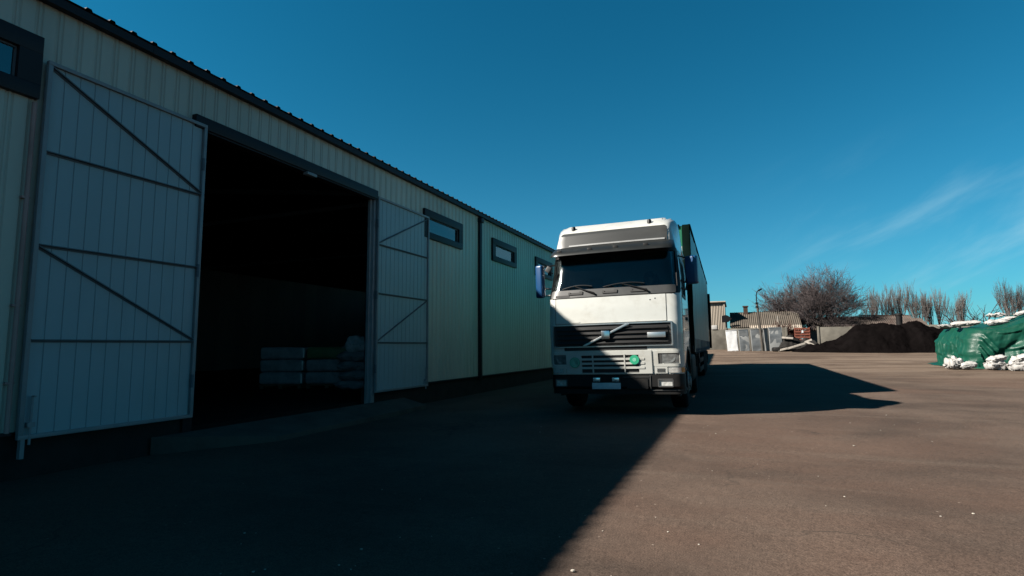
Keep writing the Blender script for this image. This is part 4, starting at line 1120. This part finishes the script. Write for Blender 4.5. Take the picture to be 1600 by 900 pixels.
# long low house with slate roof and chimney
hs = thing('slate_roofed_house', 'low house with long stained corrugated slate roof and square chimney', 'house', (-0.9, 60, gz(0, 60)))
corr((0.2, -0.6, 2.05), (6.4, 0, 0), (0, 3.2, 1.62), 36, 0.04).build('roof', 'slate', hs, smooth=50, fix=False)
hr = hs.children[0]
corr((0.2, 5.8, 2.05), (6.4, 0, 0), (0, -3.2, 1.62), 36, 0.04).build('back_roof', 'slate', hs, smooth=50, fix=False)
b = MB(); b.box((3.4, 2.6, 1.0), (6.0, 5.6, 2.1)); b.add([(0.45, -0.2, 2.05), (0.45, 5.4, 2.05), (0.45, 2.6, 3.5)], [(0, 1, 2)]); b.add([(6.35, -0.2, 2.05), (6.35, 5.4, 2.05), (6.35, 2.6, 3.5)], [(0, 1, 2)]); b.build('wall', 'wallc', hs, smooth=0)
b = MB(); b.box((1.75, 2.4, 3.75), (0.42, 0.5, 1.0)); b.box((1.75, 2.4, 4.28), (0.56, 0.62, 0.12)); b.build('chimney', 'brick', hr, smooth=0)
b = MB(); b.box((4.5, -0.9, 1.55), (0.10, 0.1, 3.1)); b.build('gutter_post', 'wood', hs, smooth=0)
corr((2.0, -2.2, 1.70), (4.5, 0, 0), (0, 1.5, 0.50), 26, 0.04).build('lean_to_roof', 'barn', hs, smooth=50, fix=False)
# second, browner roof behind the big tree
h2 = thing('brown_roofed_house', 'house under a ragged brown corrugated roof behind the big bare tree', 'house', (6.4, 61.5, gz(7, 62)))
corr((0, 0, 1.75), (9.2, 0, 0), (0, 3.0, 1.35), 54, 0.045).build('roof', 'slate2', h2, smooth=50, fix=False)
b = MB(); b.box((4.6, 2.6, 0.9), (8.8, 4.6, 1.9)); b.build('wall', 'wallc', h2, smooth=0)
b = MB(); b.box((7.0, 3.0, 3.12), (4.2, 0.25, 0.10), 0.02, Matrix.Rotation(rad(2), 4, 'Y')); b.build('ridge_cap', 'brick', h2, smooth=0)
h3 = thing('rust_roofed_shed', 'small shed with rust brown pitched roof among the twigs right of the tree', 'shed', (13.2, 66, gz(13, 62)))
b = MB(); b.box((2.0, 2, 1.1), (3.6, 3.5, 2.3)); b.build('wall', 'wallc', h3, smooth=0)
corr((0, -0.1, 2.15), (4.2, 0, 0), (0, 2.2, 0.75), 26, 0.04).build('roof', 'slate2', h3, smooth=50, fix=False)
# white flat roof beyond the heap
h4 = thing('white_roofed_shed', 'long shed with a bright white roof showing above the dark heap', 'shed', (10.6, 70, gz(13, 62)))
b = MB(); b.box((3.6, 2.0, 1.0), (7.2, 3.8, 2.1)); b.build('wall', 'wallc', h4, smooth=0)
b = MB(); b.box((3.6, 2.0, 2.30), (7.8, 4.6, 0.10), 0.0, Matrix.Rotation(rad(9), 4, 'X')); b.build('roof', 'whiteroof', h4, smooth=0)
pv = thing('vent_pipe', 'dark stub chimney pipe standing behind the right hump of the heap', 'pipe', (11.95, 52.5, gz(12, 52)))
b = MB(); b.lathe([(0.22, 0), (0.22, 2.70), (0.27, 2.72), (0.27, 2.88), (0.19, 2.9), (0.19, 2.7)], 16); b.build('shaft', 'steel', pv)
# shadow-like dark arrow shape, put in as a solid board on a post
sg_ = thing('shadow_arrow_board', 'shadow-like arrow shape built as a dark board on a short post above the fence beside the barn', 'dark shape', (-1.05, 59.15, gz(0, 57)))
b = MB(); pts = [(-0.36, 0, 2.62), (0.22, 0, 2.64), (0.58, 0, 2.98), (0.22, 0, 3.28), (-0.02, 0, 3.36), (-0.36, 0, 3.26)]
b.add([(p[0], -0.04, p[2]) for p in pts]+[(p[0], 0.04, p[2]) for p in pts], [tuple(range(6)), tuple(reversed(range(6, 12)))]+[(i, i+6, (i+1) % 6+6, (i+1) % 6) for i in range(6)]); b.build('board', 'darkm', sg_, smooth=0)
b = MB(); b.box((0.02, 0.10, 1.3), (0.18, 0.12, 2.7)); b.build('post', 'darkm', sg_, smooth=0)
# street lamp, leaning
lp = thing('street_lamp', 'leaning street lamp pole with a curved arm beside the grey cabinets', 'lamp', (1.83, 50.0, gz(1.8, 50)-0.1))
b = MB(); b.tube([(0, 0, 0), (-0.10, 0, 1.9), (-0.27, 0, 4.1)], [0.11, 0.10, 0.085], 10); b.build('pole', 'pole', lp, smooth=60)
b = MB(); b.tube([(-0.255, 0, 3.9), (-0.28, 0, 4.4), (-0.27, 0, 4.75), (-0.20, 0, 5.0), (-0.08, 0, 5.12)], [0.045, 0.042, 0.04, 0.038, 0.035], 8)
for z in (3.75, 4.05): b.box((-0.26, 0, z), (0.24, 0.24, 0.10), 0.02)
b.build('arm', 'darkm', lp, smooth=60)
b = MB(); b.box((0.02, 0, 5.15), (0.34, 0.22, 0.13), 0.05, Matrix.Rotation(rad(-28), 4, 'Y')); b.build('lamp_head', 'darkm', lp)
# cabinets
def cabinet(x0, w, hgt, lean, dep, m, side, label, y=50.6):
    t = thing('storage_cabinet', label, 'cabinet', (x0+w/2, y, gz(x0, y)-0.01), (rad(1.0), rad(lean), rad(2)), 'metal cabinets along the fence')
    b = MB(); b.box((0, 0, hgt/2), (w, dep, hgt), 0.02); b.build('body', side, t)
    b = MB()
    P = lambda u, v: Vector((u, -dep/2-0.020+0.045*fbm(u*1.6+x0, v*1.3, x0), v)); b.sheet(P, lambda u, v: Vector((0, -1, 0)), frange(-w/2+0.05, w/2-0.05, 8), frange(0.05, hgt-0.05, 14), 0, 0.02); b.build('door', m, t, smooth=60)
    b = MB(); b.box((0, -0.01, hgt+0.012), (w+0.03, dep+0.05, 0.04), 0.008); b.build('lid', side, t)
    return t
cabinet(-0.86, 0.86, 1.74, -3.5, 0.55, 'cabw', 'cabw', 'bright white cabinet leaning left, first in the row by the fence')
cabinet(0.10, 0.78, 1.80, -3.0, 0.6, 'cabg', 'cabs', 'narrow grey metal cabinet standing next to the bright white one')
cabinet(1.02, 0.92, 1.82, -2.5, 0.6, 'cabg', 'cabs', 'grey metal cabinet with the street lamp pole at its right edge')
cabinet(1.99, 0.34, 1.86, -2.0, 0.7, 'cabs', 'cabs', 'slim pale cabinet right of the street lamp pole', 50.7)
cabinet(2.36, 0.98, 1.92, -0.8, 0.7, 'cabg', 'cabs', 'widest grey metal cabinet at the right end of the row', 50.55)
# tyre and rubbish
ty = thing('old_tyre', 'old black tyre lying in front of the widest grey cabinet', 'tyre', (2.98, 49.3, gz(3, 49)))
b = MB(); b.lathe([(0.27, 0.04), (0.42, 0.0), (0.52, 0.06), (0.53, 0.20), (0.50, 0.30), (0.40, 0.34), (0.28, 0.29), (0.30, 0.2), (0.31, 0.1), (0.27, 0.04)], 28); b.build('carcass', 'rubber', ty, smooth=50)
def mound(name, m, cx, cy, parts, nx_=90, ny_=50, ext=(6, 4), rough_=0.16, seed=1, fr=0.7):
    vs = []; fs = []
    for j in range(ny_):
        for i in range(nx_):
            x = cx-ext[0]+2*ext[0]*i/(nx_-1); y = cy-ext[1]+2*ext[1]*j/(ny_-1)
            h = 0
            for (px, py, rx, ry, hh, pw) in parts:
                d = math.hypot((x-px)/rx, (y-py)/ry)
                h = max(h, hh*max(0, 1-d**pw)) if pw else max(h, hh*max(0, 1-d))
            e = sst(h, 0, 0.5)
            h += e*rough_*fbm(x*fr, y*fr, seed, 5)
            edge = 1-sst(max(abs(x-cx)/ext[0], abs(y-cy)/ext[1]), 0.9, 1)
            vs.append((x, y, gz(x, y)-0.06+h*edge+(0.06*e*fbm(x*3, y*3, seed+3, 5))))
    for j in range(ny_-1):
        for i in range(nx_-1): fs.append((j*nx_+i, j*nx_+i+1, (j+1)*nx_+i+1, (j+1)*nx_+i))
    b = MB(); b.add(vs, fs); return b.build(name, m, smooth=75, fix=False)
o = mound('soil_heap', 'coal', 10.2, 48.0, [(9.3, 48.2, 3.7, 3.2, 2.12, 1.5), (8.0, 48.2, 4.4, 2.6, 1.25, 1.15), (10.1, 48.3, 2.6, 2.8, 2.12, 2.4), (11.9, 48.3, 2.7, 2.8, 2.10, 2.2), (13.9, 48.2, 3.3, 2.8, 1.75, 1.6), (6.3, 48.0, 2.6, 1.8, 0.45, 1.2)], 190, 80, (7.4, 3.9), 0.26, 4, 0.9)
tag(o, 'long dark heap of soil with two humps in front of the fence', 'heap')
o = mound('rubble_heap', 'rubble', 4.6, 50.6, [(4.0, 50.6, 1.5, 1.0, 1.25, 1.3), (5.2, 50.4, 1.4, 0.9, 0.85, 1.3)], 60, 36, (2.1, 1.3), 0.45, 9, 1.6)
tag(o, 'dark rubble pile between the grey cabinets and the soil heap', 'heap')
rw_ = random.Random(3)
planks = [((3.3, 49.6, 0.10), (4.9, 49.5, 0.62), 'pale plank sloping up across the dark rubble pile', 0.2),
          ((3.3, 50.0, 1.10), (4.1, 49.8, 1.02), 'upper whitish board lying along the top of the rubble pile', 0.16),
          ((5.0, 49.5, 0.72), (6.1, 49.2, 0.14), 'whitish board sliding down the right side of the rubble', 0.16),
          ((2.9, 48.9, 0.06), (3.6, 48.8, 0.24), 'short white board end beside the old tyre', 0.2),
          ((4.9, 49.7, 0.70), (5.4, 49.6, 0.90), 'short pale slab on the crest of the rubble pile', 0.22)]
for a, c, lab, w in planks:
    b = MB(); off = Vector((0, 0, gz(4, 50))); b.bar(Vector(a)+off, Vector(c)+off, w, 0.15, (0, 0, 1), 0.01)
    tag(b.build('plank', 'wood'), lab, 'plank', 'boards on the rubble pile')
# slatted red-brown gate in the fence
gt = thing('slatted_gate', 'red brown slatted gate with a small white notice set in the fence gap', 'gate', (5.25, 54.9, gz(5, 55)))
b = MB()
for k in range(6): b.box((0, 0, 0.55+0.25*k), (1.20, 0.05, 0.16), 0.008)
b.build('slats', 'red', gt, smooth=0)
b = MB()
for sx in (-0.58, 0.58): b.box((sx, 0.05, 0.95), (0.1, 0.08, 1.95))
b.build('gate_frame', 'red', gt, smooth=0)
b = MB(); b.box((0.02, -0.035, 1.55), (0.14, 0.015, 0.20)); b.build('notice', 'cabw', gt, smooth=0)
# white block at fence foot left
b = MB(); b.box((0, 0, 0.2), (0.5, 0.3, 0.4), 0.06); o = b.build('white_bundle', 'sack'); o.location = (-2.0, 55.0, gz(0, 55)+1.86)
tag(o, 'small white bundle on top of the fence beside the trailer', 'bundle')

# ------------------------------------------------------------------ tarpaulin heap and sacks
TX0, TX1, TY0, TY1 = 8.32, 17.5, 27.0, 31.5
def ridge(x, y, z): return 1-2*abs(fbm(x, y, z, 3))
def tfold(per, q):
    """pleats hanging from the top edge, sharper and deeper towards the ground, with cross creases"""
    w = per*0.9+0.35*q*math.sin(per*0.7)+0.4*fbm(per*0.4, q*0.5, 1.0)
    f = 0.24*q**0.8*(ridge(w*0.9, q*0.35, 7.0)-0.45)+0.13*q**0.5*(ridge(w*2.6, q*0.4, 17.0)-0.5)
    return f+0.05*(ridge(per*0.8+q*1.5, q*3.2, 3.0)-0.5)+0.02*fbm(per*6, q*5, 5.0)
CREASES = [  # x0, q0, x1, q1, width, depth: tension folds on the front face, fanning from the corner and the dip
    (0.10, 0.05, 0.55, 0.95, 0.07, 0.10), (0.15, 0.05, 0.85, 0.98, 0.06, 0.10), (0.25, 0.04, 1.20, 1.0, 0.08, 0.13), (0.5, 0.02, 1.05, 0.6, 0.06, 0.07),
    (3.3, 0.0, 2.15, 0.50, 0.10, -0.16), (3.5, 0.10, 2.45, 0.95, 0.12, -0.20), (2.9, 0.62, 2.5, 1.0, 0.08, -0.10), (1.0, 0.10, 1.75, 0.13, 0.06, 0.06), (1.3, 0.52, 2.3, 0.44, 0.08, 0.09),
    (1.9, 0.16, 2.25, 0.42, 0.06, -0.07), (4.0, 0.05, 3.75, 1.0, 0.10, 0.16), (4.4, 0.05, 4.3, 1.0, 0.08, 0.12), (3.1, 0.35, 3.35, 1.0, 0.08, 0.08), (1.55, 0.62, 1.75, 1.0, 0.07, 0.07), (2.0, 0.7, 1.95, 1.0, 0.06, 0.06), (4.9, 0.0, 5.2, 1.0, 0.1, 0.14)]
def creases(x, q):
    u = x-TX0; d = 0
    for x0, q0, x1, q1, w, a in CREASES:
        ax, ay = (x1-x0), (q1-q0)*1.7; L = math.hypot(ax, ay); px, py = u-x0, (q-q0)*1.7
        tt = (px*ax+py*ay)/(L*L)
        if tt < -0.15 or tt > 1.15: continue
        sd_ = (px*ay-py*ax)/L/w
        d += a*(sd_*1.3+0.5)*math.exp(-sd_*sd_)*sst(tt, -0.15, 0.2)*(1-sst(tt, 0.85, 1.15))
    return d
def tarp():
    b = MB(); nS, nT = 760, 90
    cx, cy = (TX0+TX1)/2, (TY0+TY1)/2; hx, hy = (TX1-TX0)/2, (TY1-TY0)/2
    vs = []
    for j in range(nT):
        t = j/(nT-1)
        for i in range(nS):
            a = 2*PI*i/nS
            # rounded rectangle direction
            ca, sa = math.cos(a), math.sin(a)
            p = 7.0; k = (abs(ca)**p+abs(sa)**p)**(-1/p)
            ux, uy = ca*k, sa*k
            x_at = cx+ux*hx
            H = 1.66+0.06*math.sin(x_at*1.3)+0.55*sst(x_at, 9.3, 11.6)-0.25*sst(x_at, 13, 16)
            per = (x_at*1.0 + (cy+uy*hy)*1.0)
            if t < 0.35:                                    # top
                q = t/0.35
                r = q*0.94; z = H-0.10*q**4+0.05*fbm(x_at*0.8*r, uy*hy*r, 2.0)
                x = cx+ux*hx*r; y = cy+uy*hy*r
                Hc = 1.66+0.55*sst(x, 9.3, 11.6)-0.25*sst(x, 13, 16)
                z = Hc-0.10*q**4+0.07*fbm(x*0.9, y*0.9, 2.0)
            elif t < 0.86:                                  # sides
                q = (t-0.35)/0.51
                bulge = 0.94+0.06*math.sin(min(1, q*2.2)*PI/2)+0.015*q
                fold = tfold(per, q)
                diag = 0.22*math.exp(-((x_at-(10.6-1.9*q))/0.22)**2) - 0.16*math.exp(-((x_at-(11.2-1.7*q))/0.25)**2)
                x = cx+ux*(hx*bulge); y = cy+uy*(hy*bulge)
                nx_, ny_ = (1 if ux > 0 else -1, 0) if abs(ux) > abs(uy) else (0, 1 if uy > 0 else -1)
                dd = fold-diag*math.sin(q*PI)
                if uy < 0 and abs(uy) >= abs(ux): dd = dd*0.55+creases(x, q)
                x += nx_*dd; y += ny_*dd
                z = H*(1-q)-0.02*q-0.10
                z = max(z, 0.05)
            else:                                           # skirt on the ground
                q = (t-0.86)/0.14
                ext = 0.25+0.30*abs(fbm(per*0.7, 3.0, 3.0))+0.22*sst(x_at, 8.5, 10.5)
                fold = tfold(per, 1.0)*(0.55 if uy < 0 and abs(uy) >= abs(ux) else 1)+(creases(cx+ux*hx, 1.0) if uy < 0 and abs(uy) >= abs(ux) else 0)
                nx_, ny_ = (1 if ux > 0 else -1, 0) if abs(ux) > abs(uy) else (0, 1 if uy > 0 else -1)
                x = cx+ux*hx*1.015+nx_*(fold*(1-q)+ext*q); y = cy+uy*hy*1.015+ny_*(fold*(1-q)+ext*q)
                z = 0.05*(1-q)+0.012+0.05*abs(fbm(per*2.2, q*2, 5.0))*math.sin(q*PI)
            vs.append((x, y, gz(x, y)+z))
    fs = []
    for j in range(nT-1):
        for i in range(nS): fs.append((j*nS+i, j*nS+(i+1) % nS, (j+1)*nS+(i+1) % nS, (j+1)*nS+i))
    fs.append(tuple(range(nS)))
    b.add(vs, fs)
    o = b.build('tarpaulin', 'tarp', smooth=70)
    tag(o, 'wrinkled green tarpaulin draped over a long heap at the right of the yard', 'tarpaulin')
tarp()
def sack(L, Wd, Hh, seed, loc, rot, label, lump=0.05):
    o = sack_mesh(L, Wd, Hh, seed, lump=lump).build('white_sack', 'sack', smooth=60)
    o.location = loc; o.rotation_euler = rot
    tag(o, label, 'sack', 'white sacks weighing down the tarpaulin')
    return o
gT = gz(8, 27)
def upright(seed, loc, rz, s, label):
    """a tied sack standing up: belly, waist and a folded-over mouth"""
    t = thing('white_sack', label, 'sack', loc, (0, 0, rz), 'white sacks weighing down the tarpaulin')
    b = sack_mesh(0.66*s, 0.54*s, 0.60*s, seed, lump=0.11*s)
    b.v = [tuple(Matrix.Rotation(rad(6*((seed % 3)-1)), 4, 'Y') @ Vector((x*(1.12-0.35*sst(z, 0.1*s, 0.5*s)), y*(1.1-0.3*sst(z, 0.1*s, 0.5*s)), z))) for x, y, z in b.v]
    b.build('belly', 'sack', t, smooth=60)
    m = sack_mesh(0.62*s, 0.46*s, 0.26*s, seed+3, lump=0.06*s); m.v = [tuple(Matrix.Translation((0.06*s*(1 if seed == 8 else 1.8), -0.03*s, 0.36*s)) @ Matrix.Rotation(rad(-14 if seed == 8 else -26), 4, 'Y') @ Vector(p)) for p in m.v]; m.build('folded_mouth', 'sack', t, smooth=60)
    return t
sack(0.55, 0.45, 0.46, 3, (7.72, 26.55, gT+0.04), (rad(8), rad(-14), 0.5), 'crumpled dirty white sack at the left foot of the tarpaulin', 0.09)
sack(0.56, 0.38, 0.30, 5, (8.12, 26.40, gT+0.03), (0, rad(-10), 0.1), 'plump white sack lying right of the crumpled one at the tarpaulin foot')
upright(8, (8.90, 26.25, gT-0.01), 0.3, 0.92, 'upright white sack with a folded mouth at the middle of the tarpaulin foot')
upright(13, (9.50, 25.95, gT-0.02), -0.3, 0.98, 'upright white sack beside the bunched tarpaulin at the right')
sack(0.98, 0.55, 0.26, 9, (8.75, 28.3, gT+1.70), (0, rad(-6), -0.15), 'long flat white sack on the left end of the tarpaulin top')
sack(0.65, 0.5, 0.16, 10, (8.55, 29.8, gT+1.66), (0, rad(10), 0.3), 'thin white sack far back on the left end of the tarpaulin top')
sack(0.75, 0.45, 0.25, 11, (9.72, 28.2, gT+1.72), (rad(6), rad(-4), 0.1), 'rumpled white sack in the dip of the tarpaulin top', 0.07)
sack(0.70, 0.45, 0.17, 12, (10.15, 28.5, gT+1.88), (0, rad(-16), 0.1), 'slim white sack on the slope above the rumpled one', 0.04)
sack(0.8, 0.45, 0.22, 14, (10.85, 28.5, gT+2.12), (0, rad(-8), 0.0), 'white sack on the highest part of the tarpaulin at the picture edge')
sack(0.6, 0.5, 0.24, 15, (10.45, 30.3, gT+2.10), (0, 0, 0.2), 'grey white sack behind the slim one on the tarpaulin top', 0.08)
# ------------------------------------------------------------------ trees
class TW_:
    def __init__(s): s.v = []; s.f = []
    def seg(s, pts, rads, n):
        MB.tube(s, pts, rads, n, False)
CROWN = None
def grow(tw_big, tw_small, p, d, L, r, lev, maxlev, R, spread, upb, split=(3, 4), curve=0.25, nseg=4):
    pts = [p.copy()]; rads = [r]; dd = d.copy()
    for k in range(nseg):
        dd = (dd+Vector((R.gauss(0, curve), R.gauss(0, curve), R.gauss(0, curve)+upb))*0.35).normalized()
        pts.append(pts[-1]+dd*(L/nseg)); rads.append(r*(1-0.45*(k+1)/nseg))
    (tw_big if lev <= 1 else tw_small).seg(pts, rads, 6 if lev <= 1 else (4 if lev == 2 else 3))
    if lev >= maxlev: return
    if CROWN and lev > 0:
        c_, r_ = CROWN; e_ = pts[-1]-c_
        if (e_.x/r_.x)**2+(e_.y/r_.y)**2+(e_.z/r_.z)**2 > 1.0: maxlev = min(maxlev, lev+1)
        if (e_.x/r_.x)**2+(e_.y/r_.y)**2+(e_.z/r_.z)**2 > 1.35: return
    nb = R.randint(*split)
    for k in range(nb):
        t = 0.35+0.65*(k+R.random()*0.7)/nb if lev > 0 else 0.75+0.25*R.random()
        t = min(t, 0.999); q = t*nseg; i = int(q); pos = pts[i].lerp(pts[i+1], q-i)
        ax = Vector((R.gauss(0, 1), R.gauss(0, 1), R.gauss(0, 0.6))).normalized()
        nd = (dd+ax*spread*(0.6+0.7*R.random())).normalized()
        grow(tw_big, tw_small, pos, nd, L*R.uniform(0.55, 0.82), max(rads[i]*0.62, 0.011), lev+1, maxlev, R, spread, upb, split, curve, 3)
    nd = (dd+Vector((R.gauss(0, 0.2), R.gauss(0, 0.2), 0.1))).normalized()
    grow(tw_big, tw_small, pts[-1], nd, L*0.72, max(rads[-1]*0.9, 0.011), lev+1, maxlev, R, spread, upb, split, curve, 3)
def tree(name, label, loc, seed, stems, H, maxlev, spread, upb, split, rad0, barkm, twigm, group=None, curve=0.25, lean=0.5):
    R = random.Random(seed); A, B = TW_(), TW_()
    t = thing(name, label, 'tree', loc, (0, 0, 0), group)
    for k in range(stems):
        a = 2*PI*(k+R.random()*0.6)/max(1, stems)
        ln = lean*(1.0 if name != 'bare_tree' else (0.25, 1.0, 0.6)[k % 3])
        d = Vector((math.cos(a)*ln, math.sin(a)*ln, 1)).normalized() if stems > 1 else Vector((R.gauss(0, 0.05), R.gauss(0, 0.05), 1)).normalized()
        grow(A, B, Vector((R.gauss(0, 0.08)*(stems > 1), R.gauss(0, 0.08)*(stems > 1), 0)), d, H*R.uniform(0.85, 1.1), rad0, 0, maxlev, R, spread, upb, split, curve)
    for q, nm, m in ((A, 'trunk', barkm), (B, 'crown', twigm)):
        mb = MB(); mb.v, mb.f = q.v, q.f; mb.build(nm, m, t, smooth=0, fix=False)
    return t
CROWN = (Vector((0.2, 0, 3.6)), Vector((5.6, 4.5, 4.3)))
tree('bare_tree', 'large rounded leafless tree with dense twigs rising behind the fence', (7.3, 65.0, gz(7, 62)), 14, 12, 2.9, 5, 0.95, 0.03, (3, 4), 0.15, 'bark', 'twig', 'bare trees beyond the fence', lean=0.95, curve=0.30)
CROWN = None
for k, (x, y, s, sd_) in enumerate(((2.6, 64, 1.5, 21), (5.0, 63.5, 1.3, 22), (4.2, 58.5, 1.0, 23))):
    tree('bare_bush', ('low grey twiggy bush left of the big tree above the slate roof', 'russet bush against the slate roof left of the big tree', 'small russet bush directly behind the slatted gate')[k], (x, y, gz(5, 60)), sd_, 6, s, 4, 0.7, 0.2, (3, 4), 0.05, 'bark', 'twig' if k == 0 else 'twig3', 'bare bushes beyond the fence', lean=0.8)
# pale upright poplars along the skyline
pop = []
xs = [(19.0, 96, 1.12), (21.6, 97, 1.16), (24.4, 96, 1.14), (26.6, 98, 1.08), (29.3, 97, 0.95), (35.2, 96, 1.22), (38.6, 97, 1.05), (41.5, 96, 1.1)]
for k in range(3):
    t = tree('poplar_tree', 'tall pale leafless poplar, first of the distant row right of the big tree', (xs[k][0], xs[k][1], 0.88), 40+k, 7, 2.7, 4, 0.24, 0.50, (2, 3), 0.10, 'twig2', 'twig2', 'poplars along the skyline', curve=0.16, lean=0.30)
    pop.append(t)
plab = ['narrow pale leafless poplar nearest the big round tree', 'second pale poplar from the big round tree, above the heap', 'pale poplar right above the dark vent pipe', 'slender poplar just right of the vent pipe',
        'short poplar left of the gnarled dark tree', 'broad pale poplar behind the tarpaulin sacks', 'pale poplar near the right edge of the photo', 'pale poplar at the right edge of the photo']
for i, t in enumerate(pop): t['label'] = plab[i]; t.scale = (xs[i][2],)*3
for i in range(3, len(xs)):
    t = dup(pop[i % 3], (xs[i][0], xs[i][1], 0.88), (0, 0, i*1.3), plab[i], 'poplars along the skyline'); t.scale = (xs[i][2],)*3
# a gnarled dark fruit tree behind the heap and hazy scrub between
tree('gnarled_tree', 'dark gnarled leafless fruit tree with forked limbs behind the tarpaulin', (16.2, 50.0, gz(16, 50)), 71, 3, 1.7, 3, 0.9, 0.12, (2, 3), 0.13, 'bark', 'bark', 'bare trees beyond the fence', lean=0.8)
blab = ['grey scrub bush behind the rust roofed shed', 'brown scrub bush behind the white roofed shed', 'grey brown bush left of the gnarled tree', 'low brown bush under the gnarled tree', 'tall scrub bush between the gnarled tree and the broad poplar', 'grey scrub bush behind the highest tarpaulin sacks', 'brown scrub at the right edge behind the tarpaulin']
bs = [(17.0, 84, 1.0), (20.3, 84, 0.9), (24.6, 80, 1.5), (20.6, 68, 1.1), (28.6, 82, 1.35), (32.5, 84, 1.3), (36.0, 84, 1.35)]
bb = None
for i, (x, y, s) in enumerate(bs):
    if bb is None:
        bb = tree('scrub_bush', blab[0], (x, y, 0.88), 55, 7, 1.45, 4, 0.65, 0.25, (3, 4), 0.06, 'twig', 'twig', 'scrub bushes beyond the fence', lean=0.75); bb.scale = (s*0.55,)*3
    else:
        t = dup(bb, (x, y, 0.88), (0, 0, i*0.9), blab[i], 'scrub bushes beyond the fence'); t.scale = (s*0.62, s*0.62, s*0.55)
# far low tree belt closing the horizon
hz = MB(); R = random.Random(8)
B = TW_()
for k in range(900):
    x = R.uniform(-60, 260); y = 230+R.uniform(-6, 14); h_ = R.uniform(3.0, 7.5)
    B.seg([Vector((x, y, 0.5)), Vector((x+R.gauss(0, 0.5), y, 0.9+h_*0.6)), Vector((x+R.gauss(0, 0.9), y, 0.9+h_))], [0.35, 0.25, 0.05], 3)
hz.v, hz.f = B.v, B.f
tag(hz.build('distant_thicket', 'twig2', smooth=0, fix=False), 'hazy belt of distant bare saplings along the horizon', None, None, 'stuff')
